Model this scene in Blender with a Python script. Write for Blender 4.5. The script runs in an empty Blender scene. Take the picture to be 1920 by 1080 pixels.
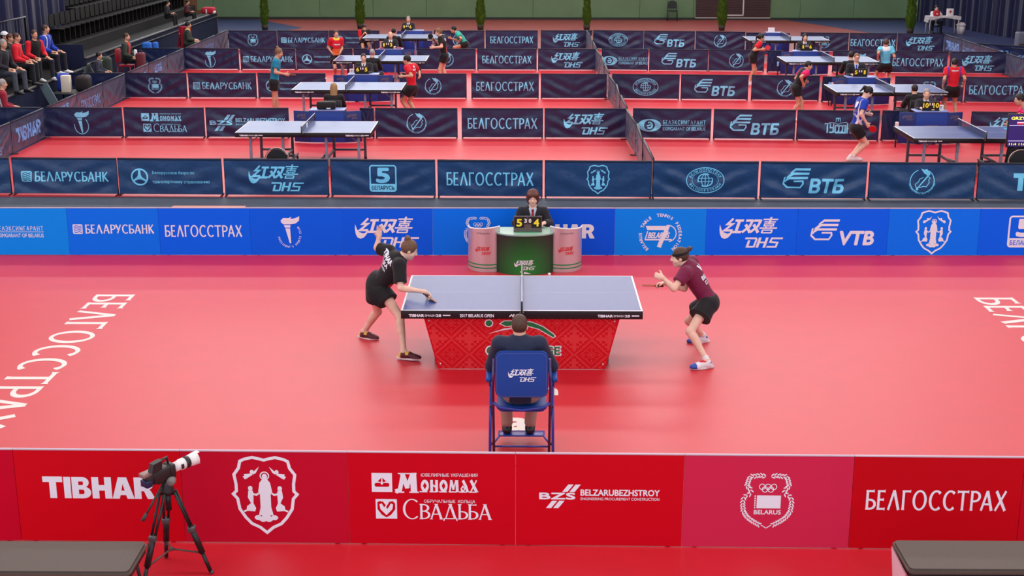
import bpy, bmesh, math, random, re
import numpy as np
from mathutils import Vector, Matrix
from mathutils.geometry import tessellate_polygon
from mathutils.bvhtree import BVHTree

random.seed(7)
S = bpy.context.scene
COL = S.collection
PI = math.pi

# ------------------------------------------------------------------ camera
F_PX, CAM_X, CAM_Y, CAM_H, PITCH, YAW, ROLL = 2568.15, -.0057, -15.628, 5.193, .2729, -.0071, .0011
_fw = np.array([math.sin(YAW)*math.cos(PITCH), math.cos(YAW)*math.cos(PITCH), -math.sin(PITCH)])
_r = np.array([math.cos(YAW), -math.sin(YAW), 0.])
_u = np.cross(_r, _fw)
_r2 = _r*math.cos(ROLL) + _u*math.sin(ROLL)
_u2 = -_r*math.sin(ROLL) + _u*math.cos(ROLL)
CAM_O = np.array([CAM_X, CAM_Y, CAM_H])
cd = bpy.data.cameras.new('camera'); cd.sensor_width = 36; cd.lens = F_PX/1920*36; cd.clip_end = 200
cam = bpy.data.objects.new('camera', cd); COL.objects.link(cam)
cam.matrix_world = Matrix(((_r2[0], _u2[0], -_fw[0], CAM_X), (_r2[1], _u2[1], -_fw[1], CAM_Y),
                           (_r2[2], _u2[2], -_fw[2], CAM_H), (0, 0, 0, 1)))
S.camera = cam

# ------------------------------------------------------------------ world, lamps, exposure
S.view_settings.view_transform = 'Standard'
S.view_settings.look = 'None'
S.view_settings.exposure = EXPOSURE = 0.4
S.view_settings.gamma = 1
S.view_settings.use_curve_mapping = False
S.cycles.use_denoising = True
S.cycles.max_bounces = 6
S.cycles.diffuse_bounces = 3
S.cycles.caustics_reflective = False
w = bpy.data.worlds.new('hall_ambience'); S.world = w; w.use_nodes = True
w.node_tree.nodes['Background'].inputs[0].default_value = (.8, .9, 1, 1)
w.node_tree.nodes['Background'].inputs[1].default_value = 1.25


WINDOW = 2.8


def lamp(x, y, sx, sy, rad, z=10.8, col=(1, .985, .97), spread=180, tilt=0):
    l = bpy.data.lights.new('ceiling_lamp', 'AREA'); l.shape = 'RECTANGLE'; l.size = sx; l.size_y = sy
    l.energy = rad*PI*sx*sy; l.color = col; l.spread = math.radians(spread)
    o = bpy.data.objects.new('ceiling_lamp', l); COL.objects.link(o); o.location = (x, y, z)
    o.rotation_euler = (tilt, 0, 0)
    return o


for yy, rad in ((-6, 5), (4, 5.5), (13, 7), (22, 9), (31, 8.5), (42, 3.2)):
    lamp(.6, yy, 32, 1.6, rad)


# ------------------------------------------------------------------ pixel helpers (points of the real place seen along a view ray)
def ray(px, py):
    return CAM_O, _fw + _r2*(px-960)/F_PX - _u2*(py-540)/F_PX


def at(px, py, z=0.):
    o, d = ray(px, py); return o + d*((z-o[2])/d[2])


def atY(px, py, Y):
    o, d = ray(px, py); return o + d*((Y-o[1])/d[1])


def atX(px, py, X):
    o, d = ray(px, py); return o + d*((X-o[0])/d[0])


# ------------------------------------------------------------------ materials
def lin(c):
    c = c/255.
    return c/12.92 if c <= .04045 else ((c+.055)/1.055)**2.4


def rgb(r, g, b):
    return (lin(r), lin(g), lin(b), 1)


MATS = {}


def mat(name, c, rough=.6, spec=.4, metal=0., bump=0., bscale=200., vary=0., vscale=30., sheen=0., ramp=None, coat=0.):
    if name in MATS: return MATS[name]
    m = bpy.data.materials.new(name); m.use_nodes = True
    nt = m.node_tree; b = nt.nodes['Principled BSDF']
    c = rgb(*c)
    b.inputs['Base Color'].default_value = c
    b.inputs['Roughness'].default_value = rough
    b.inputs['Specular IOR Level'].default_value = spec
    b.inputs['Metallic'].default_value = metal
    b.inputs['Sheen Weight'].default_value = sheen
    b.inputs['Coat Weight'].default_value = coat
    tc = None
    if vary or bump:
        tc = nt.nodes.new('ShaderNodeTexCoord')
    if vary:
        n = nt.nodes.new('ShaderNodeTexNoise'); n.inputs['Scale'].default_value = vscale; n.inputs['Detail'].default_value = 4
        nt.links.new(tc.outputs['Object'], n.inputs['Vector'])
        r = nt.nodes.new('ShaderNodeValToRGB')
        r.color_ramp.elements[0].position = .3; r.color_ramp.elements[1].position = .7
        r.color_ramp.elements[0].color = tuple(x*(1-vary) for x in c[:3]) + (1,)
        r.color_ramp.elements[1].color = tuple(min(1, x*(1+vary)) for x in c[:3]) + (1,)
        nt.links.new(n.outputs['Fac'], r.inputs['Fac']); nt.links.new(r.outputs['Color'], b.inputs['Base Color'])
    if bump:
        n = nt.nodes.new('ShaderNodeTexNoise'); n.inputs['Scale'].default_value = bscale; n.inputs['Detail'].default_value = 3
        nt.links.new(tc.outputs['Object'], n.inputs['Vector'])
        bp = nt.nodes.new('ShaderNodeBump'); bp.inputs['Strength'].default_value = bump; bp.inputs['Distance'].default_value = .01
        nt.links.new(n.outputs['Fac'], bp.inputs['Height']); nt.links.new(bp.outputs['Normal'], b.inputs['Normal'])
    MATS[name] = m
    return m


# ------------------------------------------------------------------ objects
def tag(o, label=None, cat=None, group=None, kind=None):
    if label: o['label'] = label
    if cat: o['category'] = cat
    if group: o['group'] = group
    if kind: o['kind'] = kind
    return o


def thing(name, label, cat, loc=(0, 0, 0), rz=0., group=None):
    o = bpy.data.objects.new(name, None); COL.objects.link(o)
    o.location = loc; o.rotation_euler = (0, 0, rz); o.empty_display_size = .2
    return tag(o, label, cat, group)


def copy_tree(o, parent=None):
    c = o.copy(); COL.objects.link(c)
    if parent is not None: c.parent = parent
    for ch in o.children: copy_tree(ch, c)
    return c


def wloc(o):
    v = Vector((0, 0, 0))
    while o is not None:
        v += o.location; o = o.parent
    return v


def link(name, me, mats, parent=None, loc=None):
    o = bpy.data.objects.new(name, me); COL.objects.link(o)
    if not isinstance(mats, (list, tuple)): mats = [mats]
    if len(me.materials) == 0:
        for m in mats: me.materials.append(m)
    if parent is not None: o.parent = parent
    if loc is not None: o.location = loc
    return o


def frame(d, up=(0, 0, 1)):
    d = Vector(d).normalized(); up = Vector(up)
    if abs(d.dot(up.normalized())) > .98: up = Vector((0, 1, 0))
    x = up.cross(d).normalized(); y = d.cross(x)
    return x, y, d


class MB:
    """collects shapes into one mesh"""
    def __init__(s): s.bm = bmesh.new(); s.mi = 0

    def _fin(s, n0, smooth=False):
        s.bm.faces.ensure_lookup_table()
        for f in s.bm.faces[n0:]:
            f.material_index = s.mi; f.smooth = smooth

    def box(s, c, size, rot=None, bev=0., seg=2):
        t = bmesh.new(); bmesh.ops.create_cube(t, size=1)
        for v in t.verts: v.co = Vector((v.co.x*size[0], v.co.y*size[1], v.co.z*size[2]))
        if bev: bmesh.ops.bevel(t, geom=t.edges[:], offset=bev, segments=seg, affect='EDGES', profile=.5)
        M = Matrix.Translation(c)
        if rot is not None: M = M @ (rot.to_4x4() if isinstance(rot, Matrix) else Matrix.Rotation(rot, 4, 'Z'))
        s.add(t, M, bev > 0 and seg > 1); return s

    def add(s, t, M=None, smooth=False):
        n0 = len(s.bm.faces); mp = {}
        for v in t.verts: mp[v.index if False else v] = s.bm.verts.new((M @ v.co) if M is not None else v.co)
        for f in t.faces:
            try: s.bm.faces.new([mp[v] for v in f.verts])
            except ValueError: pass
        t.free(); s._fin(n0, smooth); return s

    def tube(s, pts, r, n=8, closed=False, cap=True):
        n0 = len(s.bm.faces)
        P = [Vector(p) for p in pts]; R = r if isinstance(r, (list, tuple)) else [r]*len(P)
        rings = []; prev = None
        m = len(P)
        for i, p in enumerate(P):
            if closed: d = P[(i+1) % m] - P[i-1]
            elif i == 0: d = P[1]-P[0]
            elif i == m-1: d = P[-1]-P[-2]
            else: d = (P[i+1]-p).normalized() + (p-P[i-1]).normalized()
            if d.length < 1e-9: d = P[min(i+1, m-1)] - P[max(0, i-1)]
            d.normalize()
            if prev is None: x, y, _ = frame(d)
            else:
                x = prev - d*prev.dot(d)
                if x.length < 1e-6: x, _, _ = frame(d)
                x.normalize(); y = d.cross(x)
            prev = x
            k = 1.
            if 0 < i < m-1 and not closed:
                c = (P[i+1]-p).normalized().dot((p-P[i-1]).normalized()); k = 1/max(.5, math.sqrt(max(0, (1+c)/2)))
            rings.append([s.bm.verts.new(p + (x*math.cos(a) + y*math.sin(a))*R[i]*k) for a in [2*PI*j/n for j in range(n)]])
        for i in range(m if closed else m-1):
            A, B = rings[i], rings[(i+1) % m]
            for j in range(n): s.bm.faces.new((A[j], A[(j+1) % n], B[(j+1) % n], B[j]))
        s._fin(n0, True); n1 = len(s.bm.faces)
        if cap and not closed:
            s.bm.faces.new(rings[0][::-1]); s.bm.faces.new(rings[-1]); s._fin(n1, False)
        return s

    def lathe(s, prof, c=(0, 0, 0), n=24, M=None, a0=0, a1=2*PI, sx=1, sy=1):
        n0 = len(s.bm.faces); full = abs(a1-a0-2*PI) < 1e-6
        k = n if full else n+1
        c = Vector(c); rings = []
        for r, z in prof:
            ring = []
            for j in range(k):
                a = a0 + (a1-a0)*j/n
                p = Vector((r*math.cos(a)*sx, r*math.sin(a)*sy, z))
                if M is not None: p = M @ p
                ring.append(s.bm.verts.new(p + c))
            rings.append(ring)
        for A, B in zip(rings, rings[1:]):
            for j in range(k if full else k-1):
                s.bm.faces.new((A[j], A[(j+1) % k], B[(j+1) % k], B[j]))
        s._fin(n0, True); n1 = len(s.bm.faces)
        if full:
            if prof[0][0] > 1e-4: s.bm.faces.new(rings[0][::-1])
            if prof[-1][0] > 1e-4: s.bm.faces.new(rings[-1])
            s._fin(n1, False)
        return s

    def ball(s, c, r, n=12, M=None):
        t = bmesh.new(); bmesh.ops.create_uvsphere(t, u_segments=n, v_segments=max(6, n*2//3), radius=1)
        rr = r if isinstance(r, (tuple, list)) else (r, r, r)
        T = Matrix.Translation(c) @ (M.to_4x4() if M is not None else Matrix.Identity(4)) @ Matrix.Diagonal((rr[0], rr[1], rr[2], 1))
        return s.add(t, T, True)

    def prism(s, poly, depth, M=None, bev=0.):
        """poly in local xy, extruded along local +z by depth"""
        t = bmesh.new()
        a = [t.verts.new((x, y, 0)) for x, y in poly]; b = [t.verts.new((x, y, depth)) for x, y in poly]
        t.faces.new(a[::-1]); t.faces.new(b); n = len(a)
        for i in range(n): t.faces.new((a[i], a[(i+1) % n], b[(i+1) % n], b[i]))
        bmesh.ops.recalc_face_normals(t, faces=t.faces[:])
        if bev: bmesh.ops.bevel(t, geom=[e for e in t.edges if abs(e.verts[0].co.z-e.verts[1].co.z) < 1e-6], offset=bev, segments=2, affect='EDGES')
        return s.add(t, M, False)

    def grid(s, fn, nu, nv, smooth=True):
        n0 = len(s.bm.faces)
        V = [[s.bm.verts.new(fn(i/nu, j/nv)) for j in range(nv+1)] for i in range(nu+1)]
        for i in range(nu):
            for j in range(nv): s.bm.faces.new((V[i][j], V[i+1][j], V[i+1][j+1], V[i][j+1]))
        s._fin(n0, smooth); return s

    def quad(s, *p):
        n0 = len(s.bm.faces); s.bm.faces.new([s.bm.verts.new(Vector(q)) for q in p]); s._fin(n0); return s

    def mesh(s, name, off=None):
        me = bpy.data.meshes.new(name)
        if off is not None:
            for v in s.bm.verts: v.co -= off
        s.bm.to_mesh(me); s.bm.free(); return me

    def build(s, name, mats, parent=None, off=None):
        return link(name, s.mesh(name, off), mats, parent)


# basis that stands a drawing up: local x -> +x, local y -> +z, local z -> -y (towards the camera side)
STAND = Matrix(((1, 0, 0, 0), (0, 0, -1, 0), (0, 1, 0, 0), (0, 0, 0, 1)))


def rrect(w, h, r, n=5):
    pts = []
    for cx, cy, a in ((w/2-r, h/2-r, 0), (-w/2+r, h/2-r, PI/2), (-w/2+r, -h/2+r, PI), (w/2-r, -h/2+r, 1.5*PI)):
        for i in range(n+1):
            t = a + PI/2*i/n; pts.append((cx+r*math.cos(t), cy+r*math.sin(t)))
    return pts


def arcpts(cx, cy, rx, ry, a0, a1, n=16):
    return [(cx+rx*math.cos(math.radians(a0+(a1-a0)*i/n)), cy+ry*math.sin(math.radians(a0+(a1-a0)*i/n))) for i in range(n+1)]
# ------------------------------------------------------------------ printed marks: flat triangles in a drawing plane
_TXT = {}


def text_tris(s, bold=0.):
    key = (s, bold)
    if key not in _TXT and len(s) > 1 and any(q in s for q in 'ни'):
        # lower-case letters drawn as small capitals, set letter by letter
        x = 0; out = []
        for q in s:
            if q == ' ': x += .26; continue
            k = .76 if q in 'ни' else 1.
            a = text_tris(q.upper() if q in 'ни' else q, bold)*k
            lo = a[..., 0].min(); a = a.copy(); a[..., 0] += x-lo; x = a[..., 0].max()+.085; out.append(a)
        _TXT[key] = np.concatenate(out)
    if key not in _TXT:
        c = bpy.data.curves.new('lettering', 'FONT'); c.body = s; c.size = 1; c.offset = bold; c.resolution_u = 3
        o = bpy.data.objects.new('lettering', c); COL.objects.link(o)
        dg = bpy.context.evaluated_depsgraph_get()
        m = bpy.data.meshes.new_from_object(o.evaluated_get(dg))
        m.calc_loop_triangles()
        v = np.array([q.co[:2] for q in m.vertices]) if len(m.vertices) else np.zeros((0, 2))
        t = [tuple(q.vertices) for q in m.loop_triangles]
        _TXT[key] = v[np.array(t).ravel()].reshape(-1, 3, 2) if t else np.zeros((0, 3, 2))
        bpy.data.objects.remove(o); bpy.data.meshes.remove(m); bpy.data.curves.remove(c)
    return _TXT[key]


class Ink:
    def __init__(s): s.T = []; s.A = np.eye(3)

    def xf(s, sx=1, sy=None, x=0, y=0, rot=0, shear=0):
        sy = sx if sy is None else sy
        c, n = math.cos(math.radians(rot)), math.sin(math.radians(rot))
        M = np.array([[1, 0, x], [0, 1, y], [0, 0, 1.]]) @ np.array([[c, -n, 0], [n, c, 0], [0, 0, 1.]]) \
            @ np.array([[1, shear, 0], [0, 1, 0], [0, 0, 1.]]) @ np.diag([sx, sy, 1.])
        s.A = M; return s

    def tri(s, a):
        a = np.asarray(a, float).reshape(-1, 3, 2)
        if len(a): s.T.append(a @ s.A[:2, :2].T + s.A[:2, 2])
        return s

    def poly(s, pts, holes=()):
        allp = [Vector((x, y, 0)) for x, y in pts]
        loops = [allp] + [[Vector((x, y, 0)) for x, y in h] for h in holes]
        flat = [p for l in loops for p in l]
        t = tessellate_polygon(loops)
        return s.tri([[(flat[i].x, flat[i].y) for i in q] for q in t])

    def stroke(s, pts, w, closed=False):
        P = np.array(pts, float); n = len(P)
        W = np.full(n, w) if np.isscalar(w) else np.array(w, float)
        L = []; R = []
        for i in range(n):
            if closed: a, b = P[i]-P[i-1], P[(i+1) % n]-P[i]
            else: a, b = (P[i]-P[i-1] if i else P[1]-P[0]), (P[i+1]-P[i] if i < n-1 else P[i]-P[i-1])
            a = a/(np.hypot(*a)+1e-9); b = b/(np.hypot(*b)+1e-9)
            na, nb = np.array([-a[1], a[0]]), np.array([-b[1], b[0]])
            m = na+nb; l = np.hypot(*m)
            m = na if l < 1e-6 else m/l
            k = 1/max(.4, m @ na)
            L.append(P[i]+m*W[i]/2*k); R.append(P[i]-m*W[i]/2*k)
        q = []
        for i in range(n if closed else n-1):
            j = (i+1) % n
            q += [[L[i], R[i], R[j]], [L[i], R[j], L[j]]]
        return s.tri(q)

    def bar(s, x0, y0, x1, y1, w0, w1=None):
        return s.stroke([(x0, y0), (x1, y1)], [w0, w0 if w1 is None else w1])

    def disc(s, cx, cy, rx, ry=None, n=28):
        return s.poly(arcpts(cx, cy, rx, ry or rx, 0, 360, n)[:-1])

    def ring(s, cx, cy, rx, ry, w, n=40):
        return s.stroke(arcpts(cx, cy, rx, ry, 0, 360, n)[:-1], w, True)

    def text(s, t, x, y, h, w=None, bold=0., shear=0., align='c', rot=0):
        a = text_tris(t, 0.)
        if not len(a): return s
        lo = a.reshape(-1, 2).min(0); hi = a.reshape(-1, 2).max(0)
        sy = h/.72; sx = sy if w is None else w/(hi[0]-lo[0])
        b = a.copy(); b[..., 0] -= {'c': (lo[0]+hi[0])/2, 'l': lo[0], 'r': hi[0]}[align]
        b[..., 0] *= sx; b[..., 1] *= sy; b[..., 0] += b[..., 1]*shear; b[..., 1] -= h/2
        if rot:
            c, n = math.cos(math.radians(rot)), math.sin(math.radians(rot))
            b = b @ np.array([[c, n], [-n, c]])
        b += np.array([x, y])
        if not bold: return s.tri(b)
        e = bold*h/.72*.8
        for k in range(6): s.tri(b+np.array([e*math.cos(k*PI/3), e*math.sin(k*PI/3)]))
        return s

    def arc(s, t, cx, cy, rx, ry, a0, a1, h, bold=0., inside=False, cw=None):
        n = len(t)
        for i, ch in enumerate(t):
            if ch == ' ': continue
            a = a0+(a1-a0)*(i+.5)/n; r = math.radians(a)
            tang = math.degrees(math.atan2(ry*math.cos(r), -rx*math.sin(r)))
            s.text(ch, cx+rx*math.cos(r), cy+ry*math.sin(r), h, w=cw, bold=bold, rot=tang if inside else tang-180)
        return s

    def size(s):
        a = np.concatenate(s.T).reshape(-1, 2); return a.min(0), a.max(0)

    def fit(s, w, h=None, cx=0., cy=0.):
        """scale the whole drawing to width w (and height h) about a centre"""
        lo, hi = s.size(); c = (lo+hi)/2
        k = np.array([w/(hi[0]-lo[0])]*2)
        if h is not None: k[1] = h/(hi[1]-lo[1])
        s.T = [(a-c)*k+np.array([cx, cy]) for a in s.T]; return s

    def join(s, o):
        s.T += o.T; return s

    def mesh(s, name, fn, maxlen=None):
        """fn maps (x,y) to a point"""
        bm = bmesh.new(); key = {}
        for li, t in [(i, t) for i, a in enumerate(s.T) for t in a]:
            vs = []
            for x, y in t:
                k = (round(x, 5), round(y, 5), li)
                if k not in key: key[k] = bm.verts.new((x, y, (li % 9)*1.5e-4))
                vs.append(key[k])
            if len(set(vs)) == 3:
                try: bm.faces.new(vs)
                except ValueError: pass
        if maxlen:
            for _ in range(5):
                e = [x for x in bm.edges if x.calc_length() > maxlen]
                if not e: break
                bmesh.ops.subdivide_edges(bm, edges=e, cuts=1)
                bmesh.ops.triangulate(bm, faces=[f for f in bm.faces if len(f.verts) > 3])
        bm.normal_update()
        flip = [f for f in bm.faces if f.normal.z < 0]
        if flip: bmesh.ops.reverse_faces(bm, faces=flip)
        lift = [v.co.z for v in bm.verts]
        for v in bm.verts: v.co = Vector(fn(v.co.x, v.co.y))
        bm.normal_update()
        nn = [v.normal.copy() for v in bm.verts]
        for v, n_, l in zip(bm.verts, nn, lift): v.co += n_*l
        me = bpy.data.meshes.new(name); bm.to_mesh(me); bm.free(); return me


# drawn alphabet with a broad and a thin stroke (flared humanist capitals)
def letters(ink, word, x, y, h, w=None, th=.15, tn=.085, serif=0., gap=.13, small=None, cap=None):
    items = []; cx = 0
    for i, ch in enumerate(word):
        k = 1. if (i == 0 or small is None) else small
        g = Ink(); wd = _glyph(g, ch, th/k if small and i else th, tn/k if small and i else tn, serif)
        items.append((g, cx, k)); cx += (wd+gap)*k
    cx -= gap
    sx = h if w is None else w/cx
    for g, gx, k in items:
        for a in g.T:
            b = a.copy(); b[..., 0] = (b[..., 0]*k+gx)*sx + x; b[..., 1] = b[..., 1]*h*k + y
            ink.T.append(b)
    return ink


def _glyph(g, ch, th, tn, sf):
    def stem(x, y0=0., y1=1., w=th):
        g.stroke([(x, y0), (x, y0+.12*(y1-y0)), (x, y1-.12*(y1-y0)), (x, y1)], [w*1.18, w*.95, w*.95, w*1.18])
        if sf:
            for yy in (y0, y1): g.bar(x-w/2-sf, yy, x+w/2+sf, yy, .035)
    def bar(x0, y, x1, w=tn): g.stroke([(x0, y), (x1-.06, y), (x1, y)], [w, w, w*1.7])
    def diag(x0, y0, x1, y1, w):
        g.bar(x0, y0, x1, y1, w*1.05, w*1.05)
        if sf:
            for xx, yy in ((x0, y0), (x1, y1)): g.bar(xx-w/2-sf, yy, xx+w/2+sf, yy, .035)
    def bowl(x, y0, y1, r):
        ym = (y0+y1)/2; ry = (y1-y0)/2
        pts = [(x, y1-tn/2)] + arcpts(x+r*.35, ym, r*.65, ry-tn/2, 90, -90, 14) + [(x, y0+tn/2)]
        ws = [tn] + [tn+(th-tn)*math.cos(math.radians(90-180*i/14))**2 for i in range(15)] + [tn]
        g.stroke(pts, ws)
    h = th/2
    if ch == 'Б': stem(h); bar(0, 1-tn/2, .48); bowl(h, 0, .56, .46); return .55
    if ch in 'ЕE': stem(h); bar(0, 1-tn/2, .46); bar(0, .52, .4); bar(0, tn/2, .48); return .5
    if ch == 'Л': diag(.06, 0, .36, 1, tn*1.25); diag(.36, 1, .68, 0, th); return .74
    if ch in 'АA': diag(.05, 0, .36, 1, tn*1.25); diag(.36, 1, .68, 0, th); g.bar(.16, .33, .56, .33, tn); return .74
    if ch == 'Г': stem(h); bar(0, 1-tn/2, .5); return .5
    if ch in 'ОO': g.poly(arcpts(.43, .5, .43, .52, 0, 360, 32)[:-1], [arcpts(.43, .5, .43-th, .52-tn, 0, 360, 32)[:-1]]); return .86
    if ch in 'СC':
        n = 24; g.stroke(arcpts(.43, .5, .43-th/2, .52-tn/2, 48, 312, n), [tn+(th-tn)*abs(math.cos(math.radians(48+264*i/n)))**1.5 if 60 < 48+264*i/n < 300 else tn*1.5 for i in range(n+1)]); return .72
    if ch in 'ТT': stem(.34); bar(0, 1-tn/2, .68); g.bar(0, 1-tn/2, .08, 1-tn/2, tn*1.7, tn); return .68
    if ch in 'РP': stem(h); bowl(h, .42, 1, .46); return .5
    if ch in 'ХX': diag(.03, 1, .62, 0, th); diag(.6, 1, .02, 0, tn*1.2); return .66
    if ch == 'У': diag(.04, 1, .34, .42, th); diag(.62, 1, .2, .02, tn*1.3); return .64
    if ch in 'НH': stem(h); stem(.66-h); g.bar(h, .52, .66-h, .52, tn); return .68
    if ch in 'КK': stem(h); diag(.15, .5, .56, 1, tn*1.2); diag(.2, .56, .6, 0, th); return .62
    if ch in 'ВB': stem(h); bowl(h, .5, 1, .42); bowl(h, 0, .55, .48); return .54
    if ch == 'Д': diag(.12, .05, .4, 1, tn*1.2); diag(.4, 1, .7, .05, th); g.bar(0, .04, .82, .04, tn); g.bar(.03, .04, .0, -.12, tn); g.bar(.79, .04, .82, -.12, tn); return .82
    if ch == 'Ь': stem(h); bowl(h, 0, .54, .46); return .54
    if ch in 'МM': stem(h, w=tn*1.2); stem(.8-h); diag(.08, 1, .42, .1, th); diag(.75, 1, .42, .1, tn*1.2); return .82
    if ch == 'И': stem(h); stem(.66-h); g.bar(h, .05, .66-h, .95, tn); return .68
    if ch == 'Э': g.stroke(arcpts(.2, .5, .35, .46, 130, -130, 20), th*.8); g.bar(.15, .5, .5, .5, tn); return .6
    return .35


# ------------------------------------------------------------------ the marks; every drawing is centred on 0,0 and sized in metres
def d_belgos(w=1.2):
    g = Ink(); letters(g, 'БЕЛГОССТРАХ', 0, 0, .21*w/1.2/1.2*1.05, w, th=.155, tn=.1); return g.fit(w)


def d_bank(w=1.2):
    g = Ink(); letters(g, 'БЕЛАРУСБАНК', .22, 0, .155, 1.16, th=.17, tn=.1)
    g.xf().poly(rrect(.155, .155, .015), [])
    m = Ink(); m.T = g.T[:-1]
    m.xf(1, 1, .09, .077)
    m.stroke(rrect(.15, .15, .012), .016, True)
    for k in range(5): m.stroke([(-.07, -.055+k*.028), (-.02, -.035+k*.028), (.02, -.06+k*.03), (.07, -.035+k*.026)], .013)
    m.xf(); return m.fit(w)


def d_dhs(w=.85):
    g = Ink(); sh = .3; t = .145
    def L(pts, ww=t, x=0): g.stroke([(px+x, py) for px, py in pts], ww)
    g.xf(1, 1, 0, .75, shear=sh)
    # first character
    L([(.32, 1.02), (.08, .68), (.38, .68), (.02, .3), (.5, .3)], .135)
    L([(.48, .9), (.98, .9)]); L([(.73, .9), (.73, .22)], .18); L([(.4, .2), (1.05, .2)])
    # second character: a doubled hand radical
    for x in (1.08, 1.56):
        L([(x+.03, .9), (x+.44, .9)]); L([(x+.43, .95), (x+.36, .55), (x+.02, .18)], .16); L([(x+.08, .66), (x+.3, .42), (x+.5, .16)], .16)
    # third character
    x = 2.12
    L([(.42+x, 1.12), (.42+x, .72)], .12); L([(x+.0, .97), (x+.86, .97)], .09); L([(x+.1, .82), (x+.78, .82)], .075)
    L([(x+.12, .7), (x+.74, .7)], .07); L([(x+.12, .58), (x+.74, .58)], .07); L([(x+.16, .72), (x+.16, .55)], .09); L([(x+.7, .72), (x+.7, .55)], .09)
    L([(x-.06, .44), (x+.98, .44)], .09); L([(x+.28, .56), (x+.3, .42)], .07); L([(x+.6, .56), (x+.58, .42)], .07)
    L([(x+.14, .32), (x+.74, .32)], .07); L([(x+.14, .16), (x+.74, .16)], .08); L([(x+.16, .34), (x+.16, .14)], .1); L([(x+.72, .34), (x+.72, .14)], .1)
    # swoosh
    g.xf(1, 1, 0, .75)
    up = [(-.16, .66), (-.06, .36), (.08, .18), (.28, .1), (.46, .14), (.62, .25)]
    lo = [(.5, .04), (.34, -.14), (.14, -.22), (-.04, -.14), (-.14, .06), (-.18, .36)]
    g.poly(up+lo)
    # latin letters
    g.xf(.72, .62, 1.28, 0, shear=sh)
    L([(-.1, .92), (.78, .92), (.86, .8), (.84, .1), (.7, .08), (.3, .08)], .17); L([(.28, .72), (.28, 0)], .2)
    L([(1.12, 1), (1.12, 0)], .22); L([(1.7, 1), (1.7, 0)], .22); L([(1.1, .52), (1.7, .52)], .16)
    L([(3.0, .92), (2.1, .92), (2.06, .56), (2.68, .5), (2.66, .08), (1.9, .08)], .17)
    g.xf(); return g.fit(w)


def d_tibhar(w=.95):
    g = Ink(); t = .27
    x = 0
    g.bar(x, .88, x+.86, .88, .26); g.bar(x+.43, 1, x+.43, 0, .3); x += .9
    g.bar(x+.16, 1, x+.16, 0, .3); x += .36
    g.poly([(x, 0), (x, 1)] + arcpts(x+.45, .75, .3, .25, 90, -60, 8) + arcpts(x+.48, .28, .34, .28, 60, -90, 8),
           [[(x+.29, .62), (x+.48, .62), (x+.5, .72), (x+.48, .79), (x+.29, .79)], [(x+.29, .2), (x+.5, .2), (x+.54, .3), (x+.5, .41), (x+.29, .41)]]); x += .87
    g.bar(x+.15, 1, x+.15, 0, .3); g.bar(x+.7, 1, x+.7, 0, .3); g.bar(x+.15, .5, x+.7, .5, .26); x += .86
    g.poly([(x, 0), (x+.3, 1), (x+.66, 1), (x+.96, 0), (x+.65, 0), (x+.6, .17), (x+.36, .17), (x+.31, 0)], [[(x+.41, .38), (x+.55, .38), (x+.48, .7)]]); x += .97
    g.poly([(x, 0), (x, 1)] + arcpts(x+.5, .7, .34, .3, 90, -62, 10) + [(x+.72, .36), (x+.9, 0), (x+.56, 0), (x+.42, .36), (x+.3, .36), (x+.3, 0)],
           [[(x+.3, .58), (x+.48, .58), (x+.54, .68), (x+.48, .78), (x+.3, .78)]])
    return g.fit(w)


def _shield(k=1.):
    half = [(0, .93), (.1, .96), (.28, 1.0), (.48, .95), (.58, .9), (.62, .72), (.74, .55), (.7, .3), (.7, .12), (.78, .04), (.68, -.08), (.64, -.35), (.5, -.58), (.36, -.74), (.16, -.84), (0, -.98)]
    return [(x*k, y*k) for x, y in half] + [(-x*k, y*k) for x, y in half[-2:0:-1]]


def d_virgin(w=.58):
    g = Ink(); g.stroke(_shield(), .075, True)
    # standing robed figure with halo, clouds below
    g.ring(0, .52, .1, .1, .03); g.disc(0, .5, .062, .075)
    g.poly([(-.06, .43), (.06, .43), (.13, .34), (.17, .1), (.13, .02), (.13, -.3), (.18, -.52), (-.18, -.52), (-.13, -.3), (-.13, .02), (-.17, .1), (-.13, .34)])
    for cx, cy, r in ((-.2, -.58, .08), (-.08, -.62, .09), (.06, -.62, .09), (.2, -.58, .08), (0, -.56, .1)): g.disc(cx, cy, r*1.1, r*.8)
    for sgn in (-1, 1):
        def q(pts): return [(sgn*x, y) for x, y in pts]
        g.disc(sgn*.36, .19, .055, .065)                                  # kneeling figures
        g.poly(q([(.3, .13), (.41, .13), (.43, -.05), (.36, -.2), (.46, -.28), (.48, -.4), (.27, -.42), (.24, -.33), (.3, -.2), (.29, .0)]))
        g.stroke(q([(.32, .05), (.22, .02), (.16, .06)]), .05)
        g.stroke(q([(.45, -.38), (.54, -.42)]), .045)
        g.disc(sgn*.3, .62, .05, .055)                                    # winged heads
        g.poly(q([(.25, .64), (.12, .76), (.2, .6), (.27, .55)])); g.poly(q([(.33, .58), (.5, .56), (.44, .44), (.36, .5), (.28, .55)]))
        g.poly(q([(.4, .55), (.53, .5), (.47, .42)]))
    return g.fit(w)


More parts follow.
